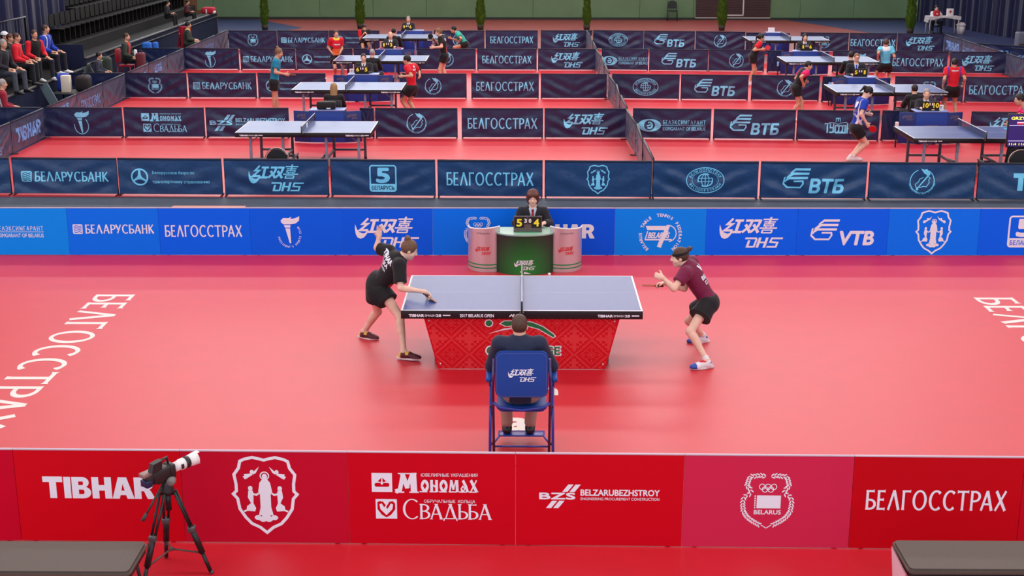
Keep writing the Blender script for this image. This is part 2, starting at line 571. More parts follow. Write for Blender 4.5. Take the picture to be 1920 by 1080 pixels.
def d_olymp(w=.42):
    g = Ink()
    half = [(.1, .9), (.3, .94), (.5, .9), (.62, .9), (.68, .72), (.72, .55), (.6, .42), (.56, .28), (.68, .2), (.8, .14), (.84, -.1), (.8, -.4), (.66, -.62), (.45, -.78), (.2, -.92)]
    P = [np.array(p) for p in half]
    for sgn in (-1, 1):
        for a, b in zip(P, P[1:]):
            d = b-a; l = np.hypot(*d); d = d/l; n = max(1, int(l/.085))
            for k in range(n):
                c = a+(b-a)*(k+.5)/n
                ang = math.degrees(math.atan2(d[1], d[0]))
                for tw, off in ((32, .05), (-32, -.05)):
                    cc = c+np.array([-d[1], d[0]])*off
                    pts = arcpts(0, 0, .075, .024, 0, 360, 8)[:-1]
                    r = math.radians(ang+tw)
                    g.poly([(sgn*(cc[0]+x*math.cos(r)-y*math.sin(r)), cc[1]+x*math.sin(r)+y*math.cos(r)) for x, y in pts])
        g.stroke([(sgn*.18, -.9), (0, -1.02)], .03)
    for cx, cy in ((-.2, .52), (0, .52), (.2, .52), (-.1, .42), (.1, .42)): g.ring(cx, cy, .095, .1, .028, 20)
    g.poly([(-.36, .2), (.46, .2), (.46, -.28), (-.36, -.28)])
    for k in range(6): g.disc(-.42, .17-.084*k, .03, .035, 6)
    g.text('BELARUS', 0.02, -.42, .16, w=.92, bold=.03)
    return g.fit(w)


def d_torch(w=.32, words=True):
    g = Ink()
    g.poly([(-.45, .72), (-.3, .86), (0, .85), (.18, .95), (.1, .82), (.35, .84), (.62, .97), (.6, .72), (.4, .55), (.1, .5), (-.3, .5), (-.42, .6)])
    g.poly([(-.28, .45), (.1, .45), (.08, .3), (-.22, .3)]); g.poly([(-.2, .26), (.07, .26), (.1, -.6), (.02, -.62)])
    if words:
        g.arc("PRESIDENT'S SPORTS CLUB", .02, -.1, .62, .72, 190, 400, .12, bold=.015, inside=True)
    else: g.stroke(arcpts(.02, -.1, .5, .6, 170, 410, 30), .05)
    return g.fit(w)


def d_ring(w=.45):
    g = Ink()
    g.stroke(arcpts(0, 0, .92, .92, 112, 250, 24), .07); g.stroke(arcpts(0, 0, .92, .92, 290, 420, 24), .07)
    g.arc('МИНИСТЕРСТВО СПОРТА', 0, 0, .95, .95, 190, 350, .15, bold=.02, inside=True)
    g.poly([(-.15, .98), (.1, .9), (.3, .95), (.5, .75), (.62, .55), (.5, .4), (.38, .35), (.3, .5), (.1, .62)])
    g.bar(.42, .4, -.35, -.6, .13, .07)
    g.stroke([(.1, .3), (-.2, .15), (-.25, -.05), (-.5, -.25), (-.42, -.5), (-.1, -.48), (.1, -.4), (.35, -.42), (.55, -.1), (.5, .1), (.62, .25), (.45, .35)], .06)
    g.disc(-.35, -.62, .1)
    return g.fit(w)


def d_globe(w=.7):
    g = Ink()
    g.ring(0, 0, 1, .68, .045, 48); g.ring(0, 0, .7, .45, .02, 40)
    g.arc('БЕЛКООПСТРАХ', 0, 0, .84, .55, 165, 15, .15, bold=.03)
    g.arc('BELCOOPSTRAKH', 0, 0, .84, .55, 198, 342, .13, bold=.03, inside=True)
    g.stroke(arcpts(0, .05, .38, .3, 60, 180, 14)+[(-.38, -.1)], .06); g.stroke(arcpts(0, -.05, .38, .28, 240, 360, 14)+[(.38, .1)], .06)
    g.bar(0, .34, 0, -.32, .045); g.bar(-.38, .1, .38, .12, .04); g.bar(-.36, -.08, .38, -.06, .04)
    g.stroke(arcpts(0, .0, .2, .32, 90, 270, 12), .04); g.stroke(arcpts(0, 0, .2, .32, -90, 90, 12), .04)
    return g.fit(w)


def d_vtb(w=1.12, latin=False):
    g = Ink()
    g.xf(1, 1, 0, .12, shear=.25)
    for k, (a, y) in enumerate(((.22, .74), (.12, .58), (.08, .42))):
        g.stroke([(.86, y), (a+.1, y), (a-.05, y-.14)], [.085, .085, .05])
    g.stroke([(.0, .46), (.02, .2), (.2, .06), (.68, .06), (.74, .2), (.7, .3), (.36, .3)], .06)
    g.stroke([(.3, .58), (.1, .42), (.06, .26)], .05)
    g.xf(); g.text('VTB' if latin else 'ВТБ', 1.64, .24, .5, w=1.22, bold=.05, shear=.14)
    return g.fit(w)


def d_five(w=.49):
    g = Ink()
    g.stroke(rrect(1, 1, .09), .055, True)
    g.poly([(-.48, -.22), (.48, -.22)] + [(p[0], p[1]) for p in rrect(.98, .98, .08) if p[1] < -.3 and p[0] > 0][::-1] + [(p[0], p[1]) for p in rrect(.98, .98, .08) if p[1] < -.3 and p[0] < 0][::-1])
    g.text('5', 0, .14, .56, w=.48, bold=.06)
    return g.fit(w)


def d_five_word(w=.43):
    g = Ink(); g.text('БЕЛАРУСЬ', 0, 0, .15, w=.9, bold=.02); return g.fit(w)


def d_bureau(w=1.48):
    g = Ink(); g.ring(0, 0, .15, .15, .03)
    for a in (90, 210, 330):
        r = math.radians(a); g.stroke([(0, 0), (.06*math.cos(r), .06*math.sin(r)), (.145*math.cos(r), .145*math.sin(r))], [.075, .05, .03])
    g.disc(0, 0, .045)
    g.text('Белорусское бюро по', .24, .085, .058, w=.8, align='l', bold=.008)
    g.text('транспортному страхованию', .24, -.085, .058, w=1.08, align='l', bold=.008)
    return g.fit(w)


def d_mono(w=1.0):
    g = Ink()
    g.poly([(-.02, .56), (.46, .56), (.46, 1.04), (-.02, 1.04)], [[(.04, .74), (.07, .69), (.37, .69), (.4, .74), (.37, .79), (.26, .79), (.22, .73), (.18, .79), (.07, .79)], [(.12, .83), (.2, .8), (.21, .92)], [(.32, .83), (.24, .8), (.23, .92)]])
    g.stroke([(.54, .57), (.64, .62), (.72, 1.03)], [.12, .1, .1]); g.stroke([(.7, 1.03), (.82, .66)], .11); g.stroke([(.8, .66), (.93, 1.03)], .08); g.stroke([(.95, 1.05), (.97, .57)], .15); g.bar(.6, 1.03, 1.04, 1.03, .03); slavic(g, 'ономах', 1.13, .575, .3, 1.36)
    g.bar(.52, .56, .74, .56, .035); g.bar(.86, .56, 1.08, .56, .035)
    for k in range(6): g.bar(1.1+.23*k, .575, 1.28+.23*k, .575, .03)
    g.text('ЮВЕЛИРНЫЕ УКРАШЕНИЯ', 1.8, 1.0, .08, w=1.32, bold=.012)
    hs = []
    for sgn in (-1, 1):
        hs.append(None)
    g.poly([(.06, -.12), (.56, -.12), (.56, .38), (.06, .38)], [[(.1, .3)] + [(.16, .33), (.24, .31), (.3, .22), (.26, .17), (.2, .27), (.15, .24), (.17, .12), (.31, -.03), (.45, .12), (.47, .24), (.42, .27), (.34, .13), (.3, .17), (.38, .31), (.46, .33), (.52, .27), (.52, .12), (.42, -.02), (.31, -.09), (.2, -.02), (.1, .12)]])
    letters(g, 'СВАДЬБА', .7, -.12, .5, 2.06, th=.11, tn=.05, serif=.05, gap=.09, small=.76)
    g.text('ОБРУЧАЛЬНЫЕ  КОЛЬЦА', 1.8, .335, .075, w=1.2, bold=.012)
    return g.fit(w)


def slavic(g, word, x, y, h, w):
    """heavy old-Slavonic book letters, kept inside the box x..x+w, y..y+h"""
    q = Ink(); cx = 0.
    for ch in word:
        if ch == 'о':
            q.poly([(cx+px, py) for px, py in arcpts(.42, .5, .42, .52, 0, 360, 20)[:-1]], [[(cx+.42, .8), (cx+.62, .5), (cx+.42, .2), (cx+.22, .5)]]); cx += .96
        elif ch == 'н':
            q.bar(cx+.16, 1, cx+.16, 0, .28); q.bar(cx+.68, 1, cx+.68, 0, .28); q.bar(cx+.16, .62, cx+.68, .36, .16)
            for px in (.16, .68): q.bar(cx+px-.2, .02, cx+px+.2, .02, .05)
            cx += .98
        elif ch == 'м':
            q.bar(cx+.24, 1, cx+.1, 0, .16); q.bar(cx+.24, .98, cx+.5, .2, .26); q.bar(cx+.5, .2, cx+.74, 1, .12); q.bar(cx+.84, 1, cx+.88, 0, .28); q.bar(cx-.04, .02, cx+.24, .02, .05); q.bar(cx+.7, .02, cx+1.06, .02, .05); cx += 1.16
        elif ch == 'а':
            q.stroke([(cx+.3, .98), (cx+.6, .5), (cx+.78, 0)], .27); q.poly([(cx+.05, .28), (cx+.3, .58), (cx+.56, .3), (cx+.4, 0), (cx+.12, .02)], [[(cx+.2, .28), (cx+.32, .4), (cx+.42, .26), (cx+.34, .14)]]); cx += 1.0
        else:
            q.bar(cx+.12, 1, cx+.74, 0, .28); q.bar(cx+.72, 1, cx+.1, 0, .13); q.bar(cx+.56, .02, cx+.92, .02, .05); q.bar(cx, .02, cx+.26, .02, .05); cx += .96
    for a in q.T:
        b = a.copy(); b[..., 0] = b[..., 0]*w/cx+x; b[..., 1] = b[..., 1]*h+y; g.T.append(b)


def d_bzs(w=1.02):
    g = Ink()
    g.text('BZS', .4, 0, .17, w=.88, bold=.06)
    for x, y in ((.62, .17), (.8, .17), (.22, -.27), (.4, -.27)): g.poly([(x-.1, y-.06), (x+.03, y-.06), (x+.18, y+.14), (x+.05, y+.14)])
    letters(g, '', 0, 0, .1)
    g.text('BELZARUBEZHSTROY', .98, .1, .165, w=1.95, align='l', bold=.035)
    g.text('ENGINEERING PROCUREMENT CONSTRUCTION', .98, -.07, .075, w=1.95, align='l', bold=.01)
    return g.fit(w)


def d_exim(w=1.45):
    g = Ink()
    g.poly(arcpts(0, 0, .36, .2, 0, 360, 32)[:-1], [arcpts(0, 0, .17, .155, 0, 360, 24)[:-1]])
    g.stroke(arcpts(0, 0, .09, .09, 120, -130, 14), .05); g.bar(-.08, -.02, .06, .02, .04)
    for k in (-1, 1):
        g.stroke(arcpts(k*.06, 0, .18, .17, 60, -60, 8) if k > 0 else arcpts(k*.06, 0, .18, .17, 120, 240, 8), .02)
    g.bar(.36, 0, 1.75, 0, .012)
    letters(g, 'БЕЛЭКСИМГАРАНТ', .42, .035, .13, 1.32, th=.13, tn=.09, gap=.3)
    g.text('EXIMGARANT OF BELARUS', .42, -.1, .11, w=1.32, align='l', bold=.012)
    return g.fit(w)


def d_tusson(w=.58):
    g = Ink()
    def S(p, t=.13): g.stroke(p, t)
    S([(0, .88), (.45, .88)], .1); S([(.22, .9), (.22, .02)]); S([(0, .92), (0, .74)], .06)
    S([(.5, .9), (.5, .5), (.75, .5)]); S([(.78, .9), (.78, .1), (.5, .06), (.42, .12)])
    for x in (.95, 1.28): S([(x+.24, .6), (x+.22, .72), (x+.04, .72), (x, .6), (x, .14), (x+.06, .04), (x+.24, .04), (x+.25, .2)])
    S([(1.62, .72), (1.86, .72), (1.86, .04), (1.62, .04), (1.62, .72)])
    S([(2.04, .95), (2.04, -.02)]); S([(2.34, .95), (2.34, -.02)]); S([(2.04, .45), (2.34, .45)], .1)
    S([(.35, 1.0), (.9, .95), (1.17, .83), (1.45, .95), (2.0, 1.02)], .05)
    g.text('Т', 1.17, 1.22, .26, w=.24, bold=.04); S([(.98, 1.02), (.98, 1.4), (1.36, 1.4), (1.36, 1.02)], .045)
    return g.fit(w)


def d_bttf(w=.55):
    g = Ink()
    g.arc('BELARUS', 0, 0, .95, .95, 233, 174, .15, bold=.04)
    g.arc('TABLE', 0, 0, .95, .95, 160, 118, .15, bold=.04)
    g.arc('TENNIS', 0, 0, .95, .95, 102, 52, .15, bold=.04)
    g.arc('FEDERATION', 0, 0, .95, .95, 40, -52, .15, bold=.04)
    g.poly([(-.7, .42), (.45, .42), (.38, .22), (-.62, .22)])
    g.stroke(arcpts(.35, .05, .4, .4, 100, -80, 22), .045); g.stroke([(.3, .22), (.05, -.33), (-.05, -.62)], .2)
    g.text('BELARUS', -.1, -.03, .28, w=.98, bold=.04, shear=.25)
    g.stroke([(-.72, -.25), (.55, -.25)], .07); g.stroke([(-.72, -.25), (-.6, .16)], .05)
    return g.fit(w)
# ------------------------------------------------------------------ smooth bodies: blended volumes turned into one surface
def V3(*a): return np.array(a, float)
def nrm(a): a = np.asarray(a, float); return a/(np.linalg.norm(a)+1e-9)
def lerp(a, b, t): return np.asarray(a, float)*(1-t)+np.asarray(b, float)*t


class Field:
    def __init__(s): s.P = []
    def seg(s, a, b, ra, rb=None, k=.02, flat=False): s.P.append(('seg', V3(*a), V3(*b), ra, ra if rb is None else rb, k, flat)); return s
    def ell(s, c, R, rad, k=.03): s.P.append(('ell', V3(*c), np.array(R, float), V3(*rad), k)); return s
    def sub(s, q='seg', *a):
        s.P.append(('sub', q) + a); return s
    def subseg(s, a, b, ra, rb): s.P.append(('subseg', V3(*a), V3(*b), ra, rb)); return s
    def subell(s, c, R, rad): s.P.append(('subell', V3(*c), np.array(R, float), V3(*rad))); return s
    def cut(s, p, n): s.P.append(('cut', V3(*p), nrm(n))); return s

    def mesh(s, name, h, off):
        lo = np.full(3, 1e9); hi = -lo
        for p in s.P:
            if p[0] == 'seg':
                r = max(p[3], p[4])
                lo = np.minimum(lo, np.minimum(p[1], p[2])-r); hi = np.maximum(hi, np.maximum(p[1], p[2])+r)
            elif p[0] == 'ell':
                r = max(p[3]); lo = np.minimum(lo, p[1]-r); hi = np.maximum(hi, p[1]+r)
        lo -= 3*h; hi += 3*h
        n = np.ceil((hi-lo)/h).astype(int)+1
        ax = [(lo[i]+h*np.arange(n[i])).astype(np.float32) for i in range(3)]
        F = np.full(n, .25, np.float32)

        def block(l, u):
            i0 = np.clip(np.floor((l-lo)/h).astype(int), 0, n-1); i1 = np.clip(np.ceil((u-lo)/h).astype(int)+1, 1, n)
            sl = tuple(slice(a, b) for a, b in zip(i0, i1))
            return sl, ax[0][sl[0]][:, None, None], ax[1][sl[1]][None, :, None], ax[2][sl[2]][None, None, :]

        def dseg(X, Y, Z, a, b, ra, rb, flat=False):
            d = b-a; L = float(d@d)+1e-12
            t = ((X-a[0])*d[0]+(Y-a[1])*d[1]+(Z-a[2])*d[2])/L
            tc = np.clip(t, 0, 1)
            q = np.sqrt((X-a[0]-tc*d[0])**2+(Y-a[1]-tc*d[1])**2+(Z-a[2]-tc*d[2])**2) - (ra+(rb-ra)*tc)
            if flat: q = np.maximum(q, (t-1)*math.sqrt(L))
            return q

        def dell(X, Y, Z, c, R, rad):
            x, y, z = X-c[0], Y-c[1], Z-c[2]
            u = [(x*R[i][0]+y*R[i][1]+z*R[i][2])/rad[i] for i in range(3)]
            k0 = np.sqrt(u[0]**2+u[1]**2+u[2]**2)+1e-6
            k1 = np.sqrt((u[0]/rad[0])**2+(u[1]/rad[1])**2+(u[2]/rad[2])**2)+1e-6
            return k0*(k0-1)/k1

        for p in s.P:
            if p[0] == 'seg':
                _, a, b, ra, rb, k, fl = p; m = max(ra, rb)+k+2*h
                sl, X, Y, Z = block(np.minimum(a, b)-m, np.maximum(a, b)+m); d = dseg(X, Y, Z, a, b, ra, rb, fl)
            elif p[0] == 'ell':
                _, c, R, rad, k = p; m = max(rad)+k+2*h
                sl, X, Y, Z = block(c-m, c+m); d = dell(X, Y, Z, c, R, rad)
            elif p[0] == 'cut':
                _, c, nn = p
                X, Y, Z = ax[0][:, None, None], ax[1][None, :, None], ax[2][None, None, :]
                F = np.maximum(F, (X-c[0])*nn[0]+(Y-c[1])*nn[1]+(Z-c[2])*nn[2]).astype(np.float32); continue
            elif p[0] == 'subseg':
                _, a, b, ra, rb = p; m = max(ra, rb)+3*h
                sl, X, Y, Z = block(np.minimum(a, b)-m, np.maximum(a, b)+m)
                F[sl] = np.maximum(F[sl], -dseg(X, Y, Z, a, b, ra, rb)); continue
            elif p[0] == 'subell':
                _, c, R, rad = p; m = max(rad)+3*h
                sl, X, Y, Z = block(c-m, c+m)
                F[sl] = np.maximum(F[sl], -dell(X, Y, Z, c, R, rad)); continue
            A = F[sl]; hh = np.maximum(k-np.abs(A-d), 0)/k
            F[sl] = np.minimum(A, d)-hh*hh*k*.25
        return surface(name, F, lo, h, off)


def surface(name, F, lo, h, off):
    ins = F < 0; n = np.array(F.shape)
    c = np.zeros(n-1, np.int8)
    for i in (0, 1):
        for j in (0, 1):
            for k in (0, 1): c += ins[i:n[0]-1+i, j:n[1]-1+j, k:n[2]-1+k]
    act = np.argwhere((c > 0) & (c < 8))
    idx = np.full(n-1, -1, np.int32); idx[tuple(act.T)] = np.arange(len(act))
    pos = np.zeros((len(act), 3)); cnt = np.zeros(len(act))
    for axs in range(3):
        o = [q for q in range(3) if q != axs]
        for a in (0, 1):
            for b in (0, 1):
                p = act.copy(); p[:, o[0]] += a; p[:, o[1]] += b
                q = p.copy(); q[:, axs] += 1
                f0 = F[tuple(p.T)]; f1 = F[tuple(q.T)]
                m = (f0 < 0) != (f1 < 0)
                t = np.where(m, f0/np.where(m, f0-f1, 1), 0)
                e = p.astype(float); e[:, axs] += t
                pos[m] += e[m]; cnt[m] += 1
    pos /= cnt[:, None]
    quads = []
    for axs in range(3):
        o = [q for q in range(3) if q != axs]
        s0 = [slice(1, -1)]*3; s0[axs] = slice(0, -1); s1 = list(s0); s1[axs] = slice(1, None)
        A = ins[tuple(s0)]; B = ins[tuple(s1)]
        w_ = np.argwhere(A != B); 
        if not len(w_): continue
        inside = A[tuple(w_.T)]
        g = w_.copy(); g[:, o[0]] += 1; g[:, o[1]] += 1
        def cell(da, db):
            p = g.copy(); p[:, o[0]] -= da; p[:, o[1]] -= db
            return idx[tuple(p.T)]
        q = np.stack([cell(1, 1), cell(0, 1), cell(0, 0), cell(1, 0)], 1)
        fl = inside if axs != 1 else ~inside
        q = np.where(fl[:, None], q, q[:, ::-1]); quads.append(q)
    Q = np.concatenate(quads); Q = Q[(Q >= 0).all(1)]
    me = bpy.data.meshes.new(name)
    P = (lo+pos*h-np.asarray(off)).astype(np.float32)
    me.vertices.add(len(P)); me.vertices.foreach_set('co', P.ravel())
    me.loops.add(Q.size); me.loops.foreach_set('vertex_index', Q.ravel().astype(np.int32))
    me.polygons.add(len(Q)); me.polygons.foreach_set('loop_start', np.arange(0, Q.size, 4, dtype=np.int32))
    me.polygons.foreach_set('use_smooth', np.ones(len(Q), bool))
    me.update(calc_edges=True); me.validate()
    return me


def zones(me, off, fn):
    """fn(points) -> material slot per face; cloth panels of another colour"""
    n = len(me.polygons); c = np.zeros(n*3, np.float32); me.polygons.foreach_get('center', c)
    me.polygons.foreach_set('material_index', np.asarray(fn(c.reshape(-1, 3)+np.asarray(off)), dtype=np.int32))


def ik(a, b, la, lb, hint):
    a, b = np.asarray(a, float), np.asarray(b, float); d = b-a; L = np.linalg.norm(d); u = d/(L+1e-9)
    h = np.asarray(hint, float); h = h-u*(h@u); h = nrm(h)
    if L >= la+lb: return a+u*L*la/(la+lb)
    x = (la*la-lb*lb+L*L)/(2*L); return a+u*x+h*math.sqrt(max(0, la*la-x*x))


SKIN = lambda n='skin', c=(222, 178, 152): mat(n, c, .55, .35, vary=.06, vscale=18)
HAIRC = {'lightbrown': (104, 76, 56), 'brown': (74, 50, 38), 'dark': (30, 24, 24), 'auburn': (88, 44, 30), 'blond': (150, 116, 74), 'grey': (150, 146, 142), 'black': (16, 14, 16), 'fair': (120, 88, 60)}


def hair_mat(c):
    return mat('hair_'+c, HAIRC[c], .5, .4, bump=.5, bscale=90, vary=.25, vscale=60)


def fabric(name, c, rough=.75):
    return mat('fabric_'+name, c, rough, .25, bump=.9, bscale=17, vary=.07, vscale=9, sheen=.1)


class Body:
    """J: joints in metres (world). rt = the body's right-hand direction, dirs are unit vectors"""
    def __init__(s, name, label, J, face, h=.014, scale=1., build=1., head_up=(0, 0, 1), skin=None, group=None, base=None):
        s.J = J; s.h = h; s.k = scale; s.b = build
        s.up = nrm(J['neck']-J['pelvis'])
        rt = J['shR']-J['shL']; rt = rt-s.up*(rt@s.up); s.rt = nrm(rt)
        s.fw = np.cross(s.up, s.rt)
        hr = J['hipR']-J['hipL']; s.hr = nrm(hr)
        s.hf = nrm(face); u = np.asarray(head_up, float); s.hu = nrm(u-s.hf*(u@s.hf)); s.hx = np.cross(s.hf, s.hu)
        b = base if base is not None else (J['pelvis'][0], J['pelvis'][1], 0)
        s.off = np.array(b, float)
        s.root = thing(name, label, 'person', tuple(s.off), 0, group)
        s.skin = skin or SKIN()

    def link(s, name, me, mats, parent=None): return link(name, me, mats, parent or s.root)

    def torso(s, f, g=0., low=True, k=.06):
        J, K, B = s.J, s.k, s.b; L = np.linalg.norm(J['neck']-J['pelvis'])
        R = [s.rt, s.fw, s.up]
        c = lerp(J['neck'], J['pelvis'], .34); f.ell(c, R, (.148*K*B+g, .108*K*B+g, .36*L+g), k)
        for sd in ('shL', 'shR'): f.seg(lerp(J['neck'], J[sd], .3)-s.up*.055*K, J[sd]-s.up*.01*K, .058*K+g, .05*K+g, .06)
        f.seg(J['neck']-s.up*.01, lerp(J['shL'], J['shR'], .5)-s.up*.06, .05*K+g*.6, .07*K+g, .06)
        c = lerp(J['neck'], J['pelvis'], .68); f.ell(c, R, (.122*K*B+g, .092*K*B+g, .26*L+g), k)
        if low:
            R2 = [s.hr, np.cross(s.up, s.hr), s.up]
            f.ell(J['pelvis'], R2, (.152*K*B+g, .112*K*B+g, .13*K+g), k)
        return f

    def arm(s, f, sd, g=0., upto=2., k=.02):
        J, K = s.J, s.k; a, e, w = J['sh'+sd], J['el'+sd], J['wr'+sd]
        t = min(1, upto); f.seg(a, lerp(a, e, t), .05*K+g, (.05-.012*t)*K+g*1.15, .035, upto < 1)
        if upto > 1:
            t = upto-1; f.seg(e, lerp(e, w, t), .037*K+g, (.037-.012*t)*K+g, k, upto < 2)
            if t > .4: f.seg(lerp(e, w, .12), lerp(e, w, .4), .039*K+g, .034*K+g, k)

    def leg(s, f, sd, g=0., upto=2.):
        J, K, B = s.J, s.k, s.b; a, m, z = J['hip'+sd], J['kn'+sd], J['an'+sd]
        back = -nrm(np.cross(np.cross(nrm(m-a), nrm(z-m)), nrm(z-m))) if np.linalg.norm(np.cross(m-a, z-m)) > 1e-3 else -s.fw
        t = min(1, upto); f.seg(a, lerp(a, m, t), .084*K*B+g, (.084*B-.03*t)*K+g, .05, upto < 1)
        if upto > 1:
            t = upto-1; f.seg(m, lerp(m, z, t), .052*K+g, (.052-.018*t)*K+g, .03, False)
            d = nrm(z-m); bk = -s.fw if abs(s.fw@d) < .9 else -s.up
            bk = nrm(bk-d*(bk@d))
            if g < .02: f.seg(lerp(m, z, .18)+bk*.014*K, lerp(m, z, .42)+bk*.014*K, .047*K+g, .038*K+g, .03)

    def head(s, f, detail=True):
        J, K = s.J, s.k; H = J['head']; R = [s.hx, s.hf, s.hu]
        def p(x, y, z): return H+(s.hx*x+s.hf*y+s.hu*z)*K
        f.seg(J['neck']-s.up*.02, H-s.hu*.06*K-s.hf*.02*K, .056*K, .05*K, .04)
        f.ell(p(0, -.012, .02), R, (.073*K, .092*K, .095*K), .03)
        f.ell(p(0, .025, -.045), R, (.056*K, .062*K, .078*K), .03)
        f.ell(p(0, .05, -.098), R, (.026*K, .026*K, .02*K), .03)
        f.seg(p(0, .088, .012), p(0, .106, -.03), .009*K, .013*K, .012)
        if detail:
            for x in (-1, 1):
                f.seg(p(x*.012, .096, -.034), p(x*.012, .092, -.034), .008*K, .008*K, .01)
                f.ell(p(x*.074, -.005, -.012), [s.hx, s.hf, s.hu], (.011*K, .019*K, .031*K), .008)
                f.seg(p(x*.018, .083, .026), p(x*.046, .07, .028), .008*K, .006*K, .012)
                f.subell(p(x*.031, .092, .008), R, (.016*K, .014*K, .009*K))
                f.ell(p(x*.031, .068, .007), R, (.014*K, .014*K, .011*K), .004)
                f.ell(p(x*.038, .05, -.04), R, (.022*K, .022*K, .022*K), .03)
            f.seg(p(-.02, .078, -.063), p(.02, .078, -.063), .0075*K, .0075*K, .008)
            f.seg(p(-.016, .078, -.075), p(.016, .078, -.075), .008*K, .008*K, .008)

    def hand(s, f, sd, d, n, curl=.5, spread=.25, thumb=1., curls=None):
        """d along the fingers, n out of the palm; thumb side follows from the hand"""
        J, K = s.J, s.k; w = J['wr'+sd]; d = nrm(d); n = np.asarray(n, float); n = nrm(n-d*(n@d))
        t = np.cross(d, n)*(1 if sd == 'R' else -1)     # towards the thumb
        m = max(1., s.h/.009)**.5
        c = w+d*.05*K
        f.seg(w, w+d*.02*K, .026*K, .026*K, .02)
        f.ell(c, [t, d, n], (.041*K, .054*K, .016*K*m), .016)
        cs = curls or [curl*.9, curl, curl*1.05, curl*1.12]
        for i, (o, ln) in enumerate(((.03, .072), (.011, .08), (-.009, .074), (-.028, .058))):
            p = w+(d*(.092-abs(i-1.2)*.004)+t*o)*K
            dd = nrm(d+t*(1.3-i)*spread*.22)
            a = 0.
            for q, (seg, r) in enumerate(((.45, .0092), (.31, .0085), (.24, .0078))):
                a += cs[i]*(.9 if q == 0 else 1.05)
                e = p+(dd*math.cos(a)+n*math.sin(a))*ln*seg*K
                f.seg(p, e, r*K*m, r*K*m*.95, .006); p = e
        p = w+(d*.028+t*.034+n*.004)*K
        td = nrm(d*.62+t*.7*thumb+n*.3)
        e = p+td*.042*K; f.seg(p, e, .0125*K*m, .0108*K*m, .012)
        e2 = e+nrm(td*.6+d*.5+n*.55*(1.2-thumb*.5))*.032*K; f.seg(e, e2, .0105*K*m, .0088*K*m, .006)
        s.J['palm'+sd] = w+(d*.075+n*.03)*K

    def body(s, hands, detail=True, feet=True):
        f = Field(); s.torso(f)
        for sd in 'LR':
            s.arm(f, sd); s.leg(f, sd)
            if feet: f.seg(s.J['an'+sd], lerp(s.J['an'+sd], s.J['toe'+sd], .6), .036*s.k, .03*s.k, .03)
        s.head(f, detail)
        for sd in 'LR':
            if hands.get(sd): s.hand(f, sd, *hands[sd][:2], **(hands[sd][2] if len(hands[sd]) > 2 else {}))
        o = s.link('body', f.mesh('body', s.h, s.off), s.skin)
        s.body_ob = o
        return o

    def face(s, eye=(60, 45, 35), brow='brown', lips=(176, 96, 92)):
        K = s.k; H = s.J['head']
        def p(x, y, z): return Vector(H+(s.hx*x+s.hf*y+s.hu*z)*K-s.off)
        M = Matrix((s.hx, s.hf, s.hu)).transposed()
        for x in (-1, 1):
            m = MB(); m.ball(p(x*.031, .0735, .007), (.0135*K, .01*K, .0085*K), 12, M); m.mi = 1
            m.ball(p(x*.031, .0815, .007), (.0062*K, .0035*K, .0066*K), 10, M)
            m.build('eye', [mat('eye_white', (225, 220, 215), .3), mat('iris_%d' % eye[0], eye, .2)], s.root)
            b = MB(); b.tube([p(x*.014, .088, .029), p(x*.032, .083, .034), p(x*.05, .068, .028)], [.003*K, .0042*K, .002*K], 6)
            b.build('eyebrow', hair_mat(brow), s.root)
        b = MB(); b.tube([p(-.022, .0795, -.068), p(-.01, .0868, -.066), p(0, .0872, -.0675), p(.01, .0868, -.066), p(.022, .0795, -.068)], [.001*K, .0042*K, .0045*K, .0042*K, .001*K], 6)
        b.build('lips', mat('lips', lips, .5), s.root)

    def hair(s, style, color, name='hair', zone=None):
        J, K = s.J, s.k; H = J['head']; R = [s.hx, s.hf, s.hu]
        def p(x, y, z): return H+(s.hx*x+s.hf*y+s.hu*z)*K
        f = Field()
        if style == 'bald':
            f.ell(p(0, -.03, -.01), R, (.08*K, .078*K, .06*K), .02)
            f.subell(p(0, .02, .07), R, (.09*K, .12*K, .07*K)); f.subell(p(0, .1, -.03), R, (.085*K, .11*K, .12*K))
        elif style == 'crop':
            f.ell(p(0, -.018, .022), R, (.079*K, .096*K, .1*K), .02)
            f.subell(p(0, .118, -.055), R, (.085*K, .118*K, .118*K)); f.subell(p(0, -.03, -.13), R, (.1*K, .13*K, .08*K))
        else:
            f.ell(p(0, -.018, .026), R, (.085*K, .102*K, .104*K), .02)
            if style == 'bob':
                f.ell(p(0, -.02, .025), R, (.102*K, .11*K, .112*K), .03); f.ell(p(0, -.04, -.04), R, (.1*K, .085*K, .085*K), .03)
                f.seg(p(-.05, .07, .062), p(.05, .07, .062), .03*K, .03*K, .03)
                f.subell(p(0, .105, -.055), R, (.068*K, .1*K, .098*K)); f.subell(p(0, 0, -.18), R, (.12*K, .14*K, .075*K))
            elif style == 'long':
                f.ell(p(0, -.05, -.06), R, (.094*K, .07*K, .12*K), .03); f.ell(p(0, -.075, -.19), R, (.088*K, .045*K, .12*K), .03)
                f.subell(p(0, .11, -.04), R, (.074*K, .11*K, .125*K)); f.subell(p(0, .07, -.16), R, (.12*K, .09*K, .11*K))
            else:
                f.subell(p(0, .118, -.045), R, (.08*K, .112*K, .118*K)); f.subell(p(0, .02, -.145), R, (.1*K, .13*K, .085*K))
            if style == 'bun':
                f.seg(p(0, -.06, .09), p(0, -.075, .115), .028*K, .028*K, .02)
                f.ell(p(0, -.08, .125), R, (.04*K, .036*K, .034*K), .012)
                for a in range(6): f.seg(p(.03*math.cos(a), -.08+.026*math.sin(a), .135), p(.036*math.cos(a+.8), -.08+.03*math.sin(a+.8), .12), .011*K, .009*K, .006)
